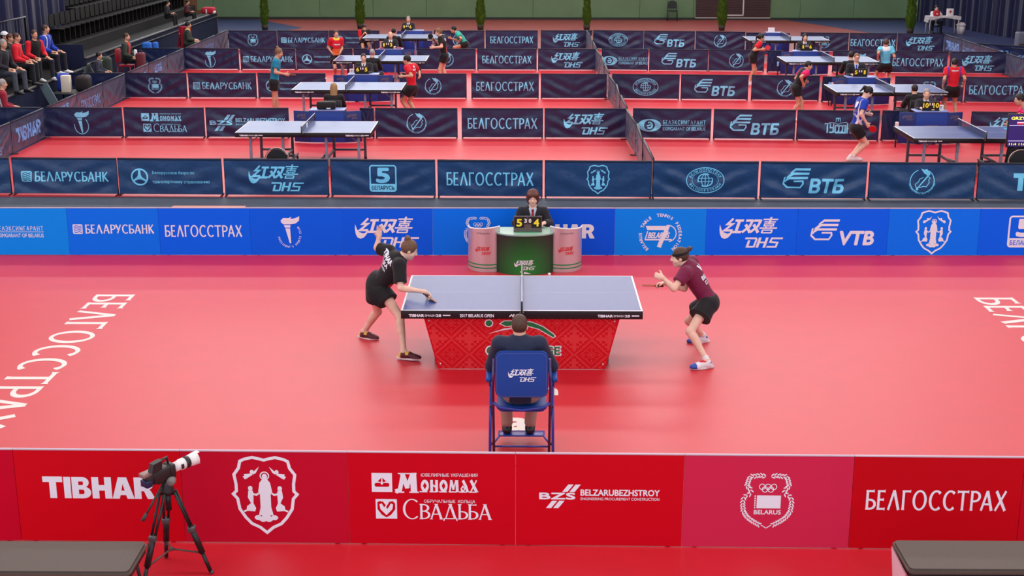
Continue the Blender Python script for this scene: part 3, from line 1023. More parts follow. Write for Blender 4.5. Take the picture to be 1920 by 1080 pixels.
            if style == 'highbun':
                f.seg(p(0, -.07, .06), p(0, -.105, .085), .026*K, .024*K, .02)
                f.ell(p(0, -.125, .092), R, (.034*K, .036*K, .03*K), .012)
                for a in (-.5, 0, .6): f.seg(p(.02*a, -.13, .1), p(.05*a, -.17, .11+.02*a), .013*K, .004*K, .01)
            if style == 'pony':
                f.seg(p(0, -.09, .05), p(0, -.14, .03), .026*K, .03*K, .02); f.seg(p(0, -.14, .03), p(0, -.15, -.1), .034*K, .016*K, .02)
        f_ = f.mesh('hair', min(s.h, .009), s.off)
        return s.link(name, f_, hair_mat(color) if isinstance(color, str) else color)

    def shirt(s, mats, sleeve=.62, hem=.08, g=.016, name='shirt', zone=None, neck=.062, vneck=0., flare=0.):
        J, K = s.J, s.k; f = Field(); s.torso(f, g, True)
        for sd in 'LR': s.arm(f, sd, g+(.012 if sleeve < 1 else .004), sleeve)
        if hem > .1:
            f.seg(J['pelvis'], J['pelvis']-s.up*hem, .13*K*s.b+g+flare, .13*K*s.b+g+flare, .05)
        f.cut(J['pelvis']-s.up*hem, -s.up)
        f.subseg(J['neck']+s.up*.02+s.fw*.012, J['head']-s.hu*.02, neck*K, .075*K)
        if vneck:
            a = lerp(J['neck'], J['pelvis'], vneck)+s.fw*(.125*K*s.b+g); b = J['neck']+s.fw*.07*K
            f.subseg(a, b, .008, .062*K)
        me = f.mesh(name, s.h, s.off)
        if zone: zones(me, s.off, zone)
        return s.link(name, me, mats)

    def shorts(s, mats, upto=.42, g=.03, top=.06, name='shorts', flare=.03, zone=None):
        J, K = s.J, s.k; f = Field()
        R2 = [s.hr, np.cross(s.up, s.hr), s.up]
        f.ell(J['pelvis'], R2, (.158*K*s.b+g*.6, .12*K*s.b+g*.6, .14*K), .06)
        f.cut(J['pelvis']+s.up*top, s.up)
        for sd in 'LR':
            a, m = J['hip'+sd], J['kn'+sd]; f.seg(a, lerp(a, m, upto), .102*K*s.b+g*.5, .086*K*s.b+g+flare*.4, .06, True)
        me = f.mesh(name, s.h, s.off)
        if zone: zones(me, s.off, zone)
        return s.link(name, me, mats)

    def trousers(s, mats, g=.014, name='trousers'):
        J, K = s.J, s.k; f = Field()
        R2 = [s.hr, np.cross(s.up, s.hr), s.up]
        f.ell(J['pelvis'], R2, (.155*K*s.b+g, .118*K*s.b+g, .12*K), .05)
        for sd in 'LR':
            s.leg(f, sd, g, 1.); f.seg(J['kn'+sd], lerp(J['kn'+sd], J['an'+sd], .94), .054*K+g, .046*K+g, .03)
        f.cut(J['pelvis']+s.up*.1, s.up)
        return s.link(name, f.mesh(name, s.h, s.off), mats)

    def shoes(s, mats, zone=None, sock=None, g=0., sole=None):
        J, K = s.J, s.k
        for sd in 'LR':
            a, t = J['an'+sd], J['toe'+sd]; d = nrm(t-a); dn = s.J.get('sole'+sd)
            dn = nrm(dn) if dn is not None else np.array([0, 0, -1.])
            fd = nrm(d-dn*(d@dn)); sx = np.cross(fd, dn)
            heel = a+dn*.052*K-fd*.035*K; ball = a+dn*.056*K+fd*.125*K; tip = a+dn*.06*K+fd*.185*K
            f = Field()
            f.ell(lerp(heel, ball, .15), [sx, fd, dn], (.04*K, .06*K, .05*K), .03)
            f.seg(heel+fd*.02*K, ball, .042*K, .043*K, .03); f.ell(ball+fd*.03*K, [sx, fd, dn], (.05*K, .072*K, .037*K), .03)
            f.seg(lerp(a, heel, .35)+fd*.02*K, a+fd*.07*K+dn*.03*K, .047*K, .042*K, .03)
            f.subseg(a-dn*.0*K, a-dn*.1*K, .036*K, .04*K)
            f.cut(a+dn*.078*K, dn)
            me = f.mesh('shoe', min(s.h, .01), s.off)
            if zone: zones(me, s.off, lambda c, a=a, fd=fd, dn=dn, sx=sx: zone((c-a)@fd/K, (c-a)@dn/K, (c-a)@sx/K))
            o = s.link('shoe', me, mats)
            if sole is not None:
                m = MB(); pts = [(.049*math.sin(x)*(1.08 if math.cos(x) > 0 else .9), .152*math.cos(x)) for x in [2*PI*q/20 for q in range(20)]]
                c = a+dn*.088*K+fd*.058*K-s.off
                M = Matrix(((sx[0], fd[0], -dn[0], c[0]), (sx[1], fd[1], -dn[1], c[1]), (sx[2], fd[2], -dn[2], c[2]), (0, 0, 0, 1)))
                m.prism([(x*K, y*K) for x, y in pts], .028*K, M, .005); m.build('sole', sole, o)
            if sock is not None:
                q = Field().seg(lerp(a, J['kn'+sd], -.03), lerp(a, J['kn'+sd], .16), .042*K, .043*K, .01, True)
                s.link('sock', q.mesh('sock', min(s.h, .01), s.off), sock)

    def decal(s, target, ink, c, ex, n, mats, name='lettering', lift=.006):
        """print a drawing on a garment: c centre, ex reading direction, n outward"""
        me = target.data; bv = BVHTree.FromPolygons([v.co for v in me.vertices], [tuple(p.vertices) for p in me.polygons])
        ex = nrm(ex); n = nrm(np.asarray(n, float)-ex*(np.asarray(n, float)@ex)); ey = np.cross(n, ex)
        def fn(x, y):
            o = np.asarray(c)+ex*x+ey*y+n*.3-s.off
            h, nn, i, d = bv.ray_cast(Vector(o), Vector(-n))
            return tuple((np.array(h)+n*lift)) if h is not None else tuple(o-n*.3)
        m = ink.mesh(name, fn, .025)
        return s.link(name, m, mats, target)


def bat(label, c, d, n, red=True, parent=None, group=None):
    """table tennis bat: c = grip centre, d from the grip to the blade, n the normal of one rubber"""
    x, y, z = np.cross(nrm(n), nrm(d)), nrm(d), None
    n = np.asarray(n, float); n = nrm(n-y*(n@y)); x = np.cross(y, n)
    r = thing('table_tennis_bat', label, 'bat', tuple(c), 0, group)
    M = Matrix(((x[0], y[0], n[0], 0), (x[1], y[1], n[1], 0), (x[2], y[2], n[2], 0), (0, 0, 0, 1)))
    bl = [(q[0], q[1]+.125) for q in arcpts(0, 0, .076, .079, -65, 245, 28)]
    T = lambda dz: M @ Matrix.Translation((0, 0, dz))
    MB().prism(bl, .007, T(-.0035)).build('blade', mat('wood_bat', (196, 150, 96), .5), r)
    MB().prism(bl, .003, T(.0036)).build('red_rubber', mat('rubber_red', (196, 24, 34), .45), r)['label'] = 'red rubber'
    MB().prism(bl, .003, T(-.0066)).build('black_rubber', mat('rubber_black', (14, 14, 16), .45), r)['label'] = 'black rubber'
    m = MB(); m.tube([Vector(y)*-.05, Vector(y)*.0, Vector(y)*.055], [.014, .0125, .013], 10); m.build('handle', mat('bat_handle', (70, 26, 30), .5), r)
    return r


def quick(Y, face_deg, head, neck, pelvis, wrL, wrR, anL, anR, dL=0., dR=0., aL=0., aR=0., elH=(0, 0, -1), k=.96, lean=None, hw=.165, zfoot=None, kn=None, twist=0.):
    """joints of a standing figure from where head, neck, hips, wrists and ankles are seen, at distance Y; face_deg: 0 = towards +x, 90 = away"""
    a = math.radians(face_deg); fwd = np.array([math.cos(a), math.sin(a), 0]); rt = np.array([math.sin(a), -math.cos(a), 0])
    a2 = math.radians(face_deg+twist); rs = np.array([math.sin(a2), -math.cos(a2), 0])
    J = {}
    J['neck'] = atY(*neck, Y); J['pelvis'] = atY(*pelvis, Y); J['head'] = atY(*head, Y)
    up = nrm(J['neck']-J['pelvis'])
    r2 = nrm(rs-up*(rs@up))
    J['shR'] = J['neck']+r2*hw*k-up*.045; J['shL'] = J['neck']-r2*hw*k-up*.045
    J['hipR'] = J['pelvis']+rt*.09*k-up*.03; J['hipL'] = J['pelvis']-rt*.09*k-up*.03
    J['wrL'] = atY(*wrL, Y+dL); J['wrR'] = atY(*wrR, Y+dR)
    for sd, q, dd in (('L', anL, aL), ('R', anR, aR)):
        J['an'+sd] = atY(*q, Y+dd); J['an'+sd][2] = .096
        J['el'+sd] = ik(J['sh'+sd], J['wr'+sd], .27*k, .245*k, np.asarray(elH, float)-fwd*.5+(rt if sd == 'R' else -rt)*.35)
        J['kn'+sd] = ik(J['hip'+sd], J['an'+sd], .41*k, .41*k, fwd+(rt if sd == 'R' else -rt)*.15)
        J['toe'+sd] = J['an'+sd]+fwd*.15+np.array([0, 0, -.07])
    return J, fwd, rt


def sit(base, face_deg, seat=.45, k=1., lean=.05, wr=None, knee_fwd=.42, foot=None, head_dz=0., spread=.1):
    """joints of a seated figure; base = point on the floor under the hips"""
    a = math.radians(face_deg); fwd = np.array([math.cos(a), math.sin(a), 0]); rt = np.array([math.sin(a), -math.cos(a), 0]); z = np.array([0, 0, 1.])
    b = np.asarray(base, float); J = {}
    J['pelvis'] = b+z*(seat+.09); up = nrm(z+fwd*lean); J['neck'] = J['pelvis']+up*.5*k
    J['head'] = J['neck']+(up*.13+fwd*.045+z*(.04+head_dz))*k
    for sd, sg in (('R', 1), ('L', -1)):
        J['sh'+sd] = J['neck']+rt*sg*.175*k-up*.05; J['hip'+sd] = J['pelvis']+rt*sg*.09*k
        J['kn'+sd] = J['hip'+sd]+fwd*knee_fwd*k+rt*sg*spread+z*.02
        J['an'+sd] = J['kn'+sd]*np.array([1, 1, 0])+z*(b[2]+.09)+fwd*.02 if foot is None else np.asarray(foot[sd], float)
        J['toe'+sd] = J['an'+sd]+fwd*.15-z*.06
        J['wr'+sd] = (np.asarray(wr[sd], float) if wr else J['kn'+sd]-fwd*.12*k+z*.09-rt*sg*.03)
        J['el'+sd] = ik(J['sh'+sd], J['wr'+sd], .28*k, .25*k, -z-fwd*.4+rt*sg*.5)
    return J, fwd, rt
# ------------------------------------------------------------------ the hall
def court_mat(name, c, rough, bump=.004):
    m = mat(name, c, rough, 1., bump=bump, bscale=420, vary=.03, vscale=3)
    return m


M_RED = court_mat('red_vinyl', (197, 18, 37), .46)
M_TRACK = mat('track_floor', (136, 62, 60), .5, .3, vary=.1, vscale=2)
M_NAVYF = mat('navy_floor', (44, 52, 92), .5, .3, vary=.08, vscale=2)
M_GREYF = mat('grey_floor', (72, 82, 94), .55, .3, vary=.08, vscale=4)


def slab(name, x0, x1, y0, y1, z0, z1, m, kind='structure'):
    o = MB().box(((x0+x1)/2, (y0+y1)/2, (z0+z1)/2), (x1-x0, y1-y0, z1-z0)).build(name, m)
    o['kind'] = kind
    return o


slab('floor', -22, 22, -16.5, 50.2, -.2, 0, M_TRACK)
mt = slab('floor_mat', -14, 14, -15.5, 4.9, 0, .004, M_RED)
slab('floor_strip', -14, 18, 4.9, 9.05, 0, .004, M_GREYF)
slab('floor_mat', -10.95, 2.42, 9.05, 36.2, 0, .004, M_RED)
slab('floor_mat', 2.42, 15.35, 9.05, 35.6, 0, .004, M_RED)
slab('floor_side', -13, -10.95, 9.05, 42, 0, .004, M_NAVYF)
slab('floor_side', 15.35, 21, 9.05, 50, 0, .004, M_NAVYF)
o = MB().prism([(-14.9, 39.5), (-11.6, 39.5), (-9.6, 45), (-12.5, 49.6), (-14.9, 49.6)], .004).build('floor_corner', M_NAVYF); o['kind'] = 'structure'
o = MB().prism([(12.4, 49.6), (15.4, 41), (15.4, 36), (22, 36), (22, 49.6)], .006).build('floor_corner', M_NAVYF); o['kind'] = 'structure'

M_GREEN = mat('green_panels', (104, 136, 100), .6, .3, vary=.06, vscale=1.2, bump=.03, bscale=40)
M_WHITEW = mat('upper_wall', (236, 234, 230), .6, .3)
mb = MB()
for k in range(18): mb.box((-22+k*2.5+1.25, 49.75, 2.1), (2.49, .12, 4.0), bev=.006, seg=1)
mb.box((0, 49.86, 6), (46, .1, 12)); o = mb.build('wall_back', M_GREEN); o['kind'] = 'structure'
slab('wall_back_upper', -22, 22, 49.66, 49.76, 4.1, 12, M_WHITEW)
wm = bpy.data.materials.new('bright_window'); wm.use_nodes = True
b = wm.node_tree.nodes['Principled BSDF']; b.inputs['Base Color'].default_value = (.8, .85, .9, 1); b.inputs['Emission Color'].default_value = (.92, .97, 1, 1); b.inputs['Emission Strength'].default_value = WINDOW
for k in range(8):
    xw = -17.5+k*5
    o = MB().box((xw, 49.62, 8.0), (4.7, .03, 6.4)).build('window_%d' % (k+1), wm); o['kind'] = 'structure'
    f = MB()
    for x in (-2.35, -.8, .8, 2.35): f.box((xw+x, 49.58, 8.0), (.07, .06, 6.5))
    for z in (4.8, 7, 9.1, 11.2): f.box((xw, 49.58, z), (4.76, .06, .07))
    f.build('window_frame', M_WHITEW, o)
slab('baseboard_back', -22, 22, 49.6, 49.69, 0, .1, mat('dark_base', (40, 48, 46), .6))
# brown slatted doors in the green wall
d = MB()
for k in range(30): d.box((9.85, 49.62, .13+k*.1), (3.46, .05, .094), bev=.006, seg=1)
o = d.build('door_1', mat('brown_slats', (66, 44, 46), .5, vary=.08)); o['kind'] = 'structure'
f = MB(); f.box((9.85, 49.6, .1), (3.5, .06, .04))
for x in (9.32, 10.32): f.box((x, 49.585, 1.4), (.06, .05, 2.35))
f.box((9.82, 49.585, .22), (1.06, .05, .06)); f.box((9.82, 49.585, 2.55), (1.06, .05, .06))
f.build('door_frame', mat('white_metal', (206, 204, 200), .4), o)

M_CURT = mat('navy_curtain', (16, 22, 58), .8, .2, vary=.12, vscale=2, sheen=.2)


def curtain(name, x0, y0, x1, y1, z0, z1, m, n=160, amp=.06):
    L = math.hypot(x1-x0, y1-y0); tx, ty = (x1-x0)/L, (y1-y0)/L
    def fn(u, v):
        a = amp*(math.sin(u*L*11)+.6*math.sin(u*L*17.3+1)+.5*math.sin(u*L*5.1+v*.6))*(.55+.45*v)
        return Vector((x0+tx*L*u-ty*a, y0+ty*L*u+tx*a, z1+(z0-z1)*v))
    o = MB().grid(fn, n, 6).build(name, m); o['kind'] = 'structure'; return o


curtain('wall_left', -14.75, 12, -14.75, 29.0, 0, 7, M_CURT, 300)
curtain('wall_left_rear', -19.5, 24, -19.5, 50, 0, 9, M_CURT, 200)
curtain('wall_right', 18.35, 49.4, 21.6, 30, 0, 9, M_CURT, 360)
curtain('wall_right_front', 21.6, 30, 21.6, 8, 0, 9, M_CURT, 200)
slab('wall_left_upper', -22.3, -22, -16, 50, 6, 12, M_WHITEW)
slab('wall_right_upper', 22, 22.3, -16, 50, 6, 12, M_WHITEW)
slab('ceiling', -22.3, 22.3, -16.5, 50.2, 12, 12.2, mat('ceiling_white', (232, 230, 226), .7))

# floor lettering
M_FLTXT = mat('floor_print', (226, 222, 214), .4, .4)
g = d_belgos(5.05)
lo, hi = g.size(); g.fit(5.05, .58)
for x, y0, nm in ((-5.6, 2.52, 'at the left end of the main court'), (6.47, 2.5, 'at the right end of the main court')):
    me = g.mesh('floor_lettering', lambda a, b, x=x, y0=y0: (x+b, y0-2.525-a, .0055))
    tag(link('floor_lettering', me, M_FLTXT), 'large off-white capitals printed on the red floor '+nm, 'floor lettering')
g = Ink(); g.text('n', 0, 0, .36, w=.2, bold=.03)
p = at(1034, 731)
tag(link('floor_lettering', g.mesh('floor_lettering', lambda a, b: (p[0]+a-.04, p[1]+b, .0055)), M_FLTXT), 'white printed letter half hidden right of the blue chair back', 'floor lettering')
g = Ink(); g.text('a', 0, 0, .5, w=.24, bold=.05)
p2 = at(970, 790)
tag(link('floor_lettering', g.mesh('floor_lettering', lambda a, b: (p2[0]+a, p2[1]+b, .0055)), M_FLTXT), 'white printed letter seen between the legs of the blue chair', 'floor lettering')
pm = at(398, 383)
tag(MB().box((pm[0], 8.15, .012), (1.3, .18, .016), bev=.004).build('floor_strip_offcut', mat('pink_offcut', (206, 150, 138), .5)), 'thin beige strip lying on the grey floor behind the blue boards', 'strip')

# ------------------------------------------------------------------ flat advertising boards round the main court
M_LET_W = mat('print_white', (232, 240, 248), .5, .3)
M_LET_B = mat('print_sky', (128, 216, 250), .5, .3)
M_EDGE = mat('board_edge', (196, 176, 190), .5)


def court_board(x0, x1, y0, y1, h, col, name, label, drawing, cy, group, back=False, tip=0.):
    """foam board standing on two feet, printed face towards the camera"""
    cx, cyy = (x0+x1)/2, (y0+y1)/2; L = math.hypot(x1-x0, y1-y0); rz = math.atan2(y1-y0, x1-x0)
    r = thing(name, label, 'advertising board', (cx, cyy, .004), rz, group)
    m = mat('board_%d_%d_%d' % col, (0, min(255, int(col[1]*1.25)), min(255, int(col[2]*1.17))) if col[2] > 100 else col, .5, .15, bump=.02, bscale=300)
    MB().box((0, 0, h/2+.003), (L-.003, .022, h-.006), bev=.0015, seg=1).build('panel', m, r)
    MB().box((0, 0, h+.007), (L-.003, .024, .012), bev=.002).build('top_edge', M_EDGE, r)['label'] = 'pale top edging'
    for sx in (-.42, .42): MB().box((sx*L, .14, .008), (.04, .24, .012), bev=.003).build('foot', mat('dark_metal', (40, 40, 46), .45, metal=.6), r)
    if drawing:
        link('printed_mark', drawing.mesh('printed_mark', lambda a, b: (a, -.0125, h*cy+b)), M_LET_W, r)
    return r


BX = lambda i: .0282+i*1.3923
blue = [(-6, (0, 118, 232), d_exim(1.15), .5, 'oval eye mark and two lines of small capitals', -.25),
        (-5, (0, 96, 222), d_bank(1.24), .56, 'square mark and one long wide word', 0), (-4, (0, 84, 216), d_belgos(1.18), .52, 'single white word beside a square-mark board', -.02),
        (-3, (0, 80, 210), d_torch(.36), .5, 'flaming torch and words in a circle', -.1), (-2, (0, 78, 208), d_dhs(.98), .5, 'slanted white characters behind the left player', .0),
        (-1, (0, 98, 226), d_olymp(.44), .5, 'wreathed shield behind the umpire stand', 0), (0, (0, 72, 204), d_tibhar(1.08), .52, 'heavy block letters right of the umpire stand', -.15),
        (1, (0, 112, 234), d_bttf(.66), .5, 'circular federation seal', 0), (2, (0, 84, 220), d_dhs(.98), .5, 'slanted white characters beyond the right player', 0),
        (3, (0, 82, 216), d_vtb(.98, True), .5, 'wing mark and three bold latin letters', 0), (4, (0, 96, 226), d_virgin(.56), .5, 'shield of a robed figure', 0), (5, (0, 82, 214), d_five(.5), .52, 'boxed number five', 0)]
for i, col, dr, cy, look, dx in blue:
    x0, x1 = BX(i), BX(i+1)
    if dx:
        for a in range(len(dr.T)): dr.T[a] = dr.T[a]+np.array([dx, 0])
    r = court_board(x0, x1, 4.777+.009*x0, 4.777+.009*x1, .735, col, 'blue_board', 'blue court board with '+look, dr, cy, 'blue boards along the far side')
    if i == 5: link('printed_word', d_five_word(.42).mesh('printed_word', lambda a, b: (a, -.0138, .735*.52-.175+b)), mat('board_%d_%d_%d' % col, col), r)
RX = lambda i: -.0488+i*1.3923
red = [(-4, (196, 0, 40), None, .5, 'plain red court board at the far left of the front row'), (-3, (206, 0, 24), d_tibhar(.94), .6, 'red court board with heavy block letters behind the video camera'),
       (-2, (192, 10, 44), d_virgin(.57), .53, 'red court board with a shield of a robed figure'), (-1, (200, 0, 28), d_mono(1.0), .53, 'red court board with two jewellery names in stacked white lettering'),
       (0, (202, 0, 26), d_bzs(1.0), .55, 'red court board with striped monogram and small builder name'), (1, (204, 40, 78), d_olymp(.45), .52, 'pinkish court board with white wreath, five rings and flag'),
       (2, (194, 0, 20), d_belgos(1.16), .54, 'red court board with one wide white word behind the right bench'), (3, (192, 0, 30), None, .5, 'plain red court board at the far right of the front row')]
for i, col, dr, cy, look in red:
    x0, x1 = RX(i), RX(i+1)
    court_board(x0, x1, -5.112-.0113*x0-(.02 if i == -4 else 0), -5.112-.0113*x1, .825, col, 'red_board', look, dr, cy, 'red boards along the near side')

# ------------------------------------------------------------------ navy cloth barriers of the back courts
M_NAVYA = mat('blue_nylon', (24, 62, 106), .34, .5, bump=1., bscale=8, vary=.08, vscale=4, sheen=.15)
M_NAVY = mat('navy_nylon', (20, 33, 74), .34, .5, bump=1., bscale=8, vary=.08, vscale=4, sheen=.15)
M_TUBE = mat('barrier_tube', (26, 26, 34), .45, .4)
M_SEAM = mat('navy_seam', (20, 27, 54), .6)
LOOK = {'bank': 'square mark and one long word', 'bureau': 'steering wheel mark and two thin lines', 'dhs': 'slanted pale characters', 'five': 'boxed number five',
        'belgos': 'one wide flared word', 'virgin': 'shield of a robed figure', 'globe': 'oval globe seal', 'vtb': 'wing mark and three bold letters', 'ring': 'torch and map in a ring',
        'tibhar': 'heavy block letters', 'torch': 'flaming torch mark', 'mono': 'two stacked jewellery names', 'bzs': 'striped monogram and a long name', 'exim': 'oval eye mark and two lines',
        'tusson': 'tall narrow word under a small crown', 'olymp': 'wreathed shield', 'blank': 'no printing'}
DRAW = {'bank': lambda: d_bank(1.62), 'bureau': lambda: d_bureau(1.45), 'dhs': lambda: d_dhs(1.02), 'five': lambda: d_five(.5), 'belgos': lambda: d_belgos(1.6), 'virgin': lambda: d_virgin(.44),
        'globe': lambda: d_globe(.7), 'vtb': lambda: d_vtb(1.12), 'ring': lambda: d_ring(.48), 'tibhar': lambda: d_tibhar(1.55), 'torch': lambda: d_torch(.36, False), 'mono': lambda: d_mono(1.04),
        'bzs': lambda: d_bzs(1.75), 'exim': lambda: d_exim(1.55), 'tusson': lambda: d_tusson(.6), 'olymp': lambda: d_olymp(.4), 'blank': lambda: None}
_seed = [0]


def barrier(p0, p1, design, where, group, h=.69, dx=0., sag=1., letters_mat=None, plain=None, cloth=None):
    x0, y0 = p0; x1, y1 = p1
    L = math.hypot(x1-x0, y1-y0); rz = math.atan2(y1-y0, x1-x0)
    lab = 'navy barrier with '+LOOK[design]+', '+where if plain is None else plain
    r = thing('cloth_barrier', lab, 'barrier', ((x0+x1)/2, (y0+y1)/2, .004), rz, group)
    _seed[0] += 1; q = random.Random(_seed[0])
    ph = [q.uniform(0, 6.28) for _ in range(6)]; am = q.uniform(.6, 1.3)*sag; sl = q.choice((-1, 1)); kf = q.uniform(12, 19)
    wv = L-.016; hb = .03
    def dis(x, z):
        u = x/wv*2; v = (z-hb)/(h-hb); e = (1-v)*.8+.2
        d1 = math.sin(kf*(abs(u)*.55+(1-v)*.75)+ph[0])*math.exp(-((abs(u)-.55)/.45)**2)
        d2 = math.sin(13*(u*sl*.6+v*.8)+ph[1])*.5+math.sin(23*u+ph[2])*.22
        return (d1*.027+d2*.014)*am*math.sin(PI*min(1, max(0, v))*.93+.1)*e - .012
    def cl(u, v):
        x = (u-.5)*wv; z = hb+v*(h-hb)
        return Vector((x, dis(x, z), z))
    MB().grid(cl, 56, 20).build('cloth', cloth or M_NAVY, r)
    fr = MB(); fr.tube([(-wv/2, .004, .012), (-wv/2, .004, h), (wv/2, .004, h), (wv/2, .004, .012)], .011, 8)
    fr.tube([(-wv/2, .004, .03), (wv/2, .004, .03)], .008, 6); fr.build('frame', M_TUBE, r)
    MB().box((0, dis(0, h)+.004, h-.012), (wv, .03, .03), bev=.006).build('top_hem', M_SEAM, r)
    for sx in (-1, 1):
        f = MB(); f.tube([(sx*(wv/2-.012), -.12, .012), (sx*(wv/2-.012), .16, .012)], .011, 6); f.build('foot', M_TUBE, r)
    g = DRAW[design]()
    if g:
        if dx:
            for a in range(len(g.T)): g.T[a] = g.T[a]+np.array([dx, 0])
        zc = h*.5 if design not in ('exim',) else h*.45
        m = letters_mat or M_LET_B
        link('printed_mark', g.mesh('printed_mark', lambda a, b: (a, dis(a, zc+b)-.004, zc+b), .07), m, r)
        if design == 'five': link('printed_word', d_five_word(.42).mesh('printed_word', lambda a, b: (a, dis(a, zc-.175+b)-.0065, zc-.175+b)), M_SEAM, r)
    return r


AX = lambda i: .4107+i*1.9665
for i, dsg in ((-6, 'blank'), (-5, 'bank'), (-4, 'bureau'), (-3, 'dhs'), (-2, 'five'), (-1, 'belgos'), (0, 'virgin'), (1, 'globe'), (2, 'vtb'), (3, 'ring'), (4, 'tibhar')):
    barrier((AX(i)+.008, 9.09-.0169*AX(i)), (AX(i+1)-(.008 if i in (-5, 0) else .035), 9.09-.0169*AX(i+1)), dsg, 'just behind the blue boards', 'front row of navy barriers', dx=.45 if dsg == 'tibhar' else 0, cloth=M_NAVYA)


def row(ylL, sL, ylR, sR, py, left, right, where, group):
    for side, lst, y0, s in (('left courts', left, ylL, sL), ('right courts', right, ylR, sR)):
        for a, b, dsg in lst:
            xa = atY(a, py, y0)[0]; xb = atY(b, py, y0)[0]
            ya = y0+s*(xa-2.4); yb = y0+s*(xb-2.4)
            xa = atY(a, py, ya)[0]; xb = atY(b, py, yb)[0]
            dx = 0
            barrier((xa, ya), (xb, yb), dsg, where+', '+side, group, dx=dx)


row(15.72, .0, 15.75, -.05, 255,
    [(80, 232, 'torch'), (235, 385, 'mono'), (388, 543, 'bzs'), (705, 858, 'ring'), (866, 1018, 'belgos'), (1021, 1175, 'dhs')],
    [(1186, 1332, 'exim'), (1337, 1490, 'vtb'), (1493, 1647, 'tusson'), (1818, 1975, 'dhs')], 'second row back', 'second row of navy barriers')
row(22.4, .0, 22.4, -.055, 184,
    [(233, 352, 'olymp'), (355, 482, 'bank'), (485, 612, 'bureau'), (750, 875, 'ring'), (884, 1010, 'belgos'), (1014, 1137, 'blank')],
    [(1147, 1273, 'globe'), (1276, 1402, 'vtb'), (1408, 1535, 'ring'), (1676, 1805, 'olymp'), (1808, 1935, 'belgos')], 'third row back', 'third row of navy barriers')
row(29.2, .0, 29.3, -.065, 130,
    [(343, 449, 'torch'), (452, 555, 'bank'), (556, 662, 'bureau'), (783, 892, 'ring'), (895, 1006, 'belgos'), (1009, 1117, 'dhs')],
    [(1128, 1215, 'exim'), (1217, 1327, 'vtb'), (1328, 1432, 'ring'), (1560, 1662, 'torch'), (1665, 1775, 'belgos'), (1780, 1886, 'dhs')], 'fourth row back', 'fourth row of navy barriers')
row(36.0, .03, 36.1, -.1, 90,
    [(430, 520, 'olymp'), (521, 617, 'bank'), (618, 712, 'bureau'), (814, 908, 'ring'), (911, 1008, 'belgos'), (1014, 1110, 'dhs')],
    [(1112, 1206, 'globe'), (1207, 1302, 'vtb'), (1304, 1396, 'ring'), (1500, 1590, 'olymp'), (1592, 1680, 'belgos'), (1682, 1768, 'dhs')], 'rearmost row', 'rearmost row of navy barriers')
# short pieces that carry the cross rows out to the stand
for y, x0, x1, lab in ((15.72, -13.0, -11.05, 'beside the man in red and blue'), (22.4, -13.0, -11.0, 'below the boy with the backpack'), (29.2, -12.7, -11.0, 'below the blue bottles')):
    barrier((x0, y), (x1, y), 'blank', lab, 'short barriers outside the left side line')
# filler pieces beside the umpire desks
for a, b, Y, py, lab in ((676, 702, 15.72, 255, 'narrow navy barrier piece between blue desk and ring mark, second row'), (1651, 1688, 15.5, 262, 'narrow navy barrier piece left of the nearest right desk'),
                         (1540, 1570, 21.9, 188, 'narrow navy barrier piece left of the second right desk'), (664, 690, 29.2, 130, 'narrow navy barrier piece left of the bald umpire desk'),
                         (1438, 1466, 28.8, 131, 'narrow navy barrier piece left of the third right desk'), (1398, 1426, 35.2, 92, 'narrow navy barrier piece beside the card stand desk')):
    barrier((atY(a, py, Y)[0], Y), (atY(b, py, Y)[0], Y), 'blank', '', 'narrow barrier pieces', sag=.4, plain=lab)

ORD = ['first', 'second', 'third', 'fourth', 'fifth', 'sixth', 'seventh', 'eighth', 'ninth', 'tenth', 'eleventh', 'twelfth', 'thirteenth', 'fourteenth']
side = ['blank', 'dhs', 'tibhar', 'dhs', 'belgos', 'blank', 'tibhar', 'dhs', 'blank', 'dhs', 'belgos', 'blank']
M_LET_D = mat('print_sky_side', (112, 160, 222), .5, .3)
YR = (9.1, 15.72, 22.4, 29.2, 36.1)
SEG = [(YR[r]+.2+(YR[r+1]-YR[r]-.3)*q/3, YR[r]+.2+(YR[r+1]-YR[r]-.3)*(q+1)/3-.02) for r in range(4) for q in range(3)]
for k in range(12):
    y0, y1 = SEG[k]
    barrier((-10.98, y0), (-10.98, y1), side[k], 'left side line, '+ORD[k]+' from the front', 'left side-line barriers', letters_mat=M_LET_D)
for k in range(12):
    y0, y1 = SEG[k]
    j = .04*math.sin(k*2.1)
    barrier((2.42+j, y1), (2.42-j*.6, y0), 'blank', '', 'barriers between left and right courts', sag=1.5, plain='plain navy barrier dividing the left and right courts, '+ORD[k]+' from the front')
for k, dsg in enumerate(('blank', 'tibhar', 'belgos', 'tibhar')):
    y0 = (26.2, 28.75, 30.72, 32.69)[k]
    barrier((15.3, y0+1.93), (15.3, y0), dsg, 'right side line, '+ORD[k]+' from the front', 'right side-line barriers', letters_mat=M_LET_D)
for k, dsg in enumerate(('tibhar', 'belgos')):
    p = atY(1868+k*52, 100, 31.-k)
    barrier((p[0]-.5, 31.4-k*1.6), (p[0]+1.1, 30-k*1.6), dsg, 'under the right curtain, '+('farther' if k == 0 else 'nearer'), 'barriers under the right curtain', letters_mat=M_LET_D)
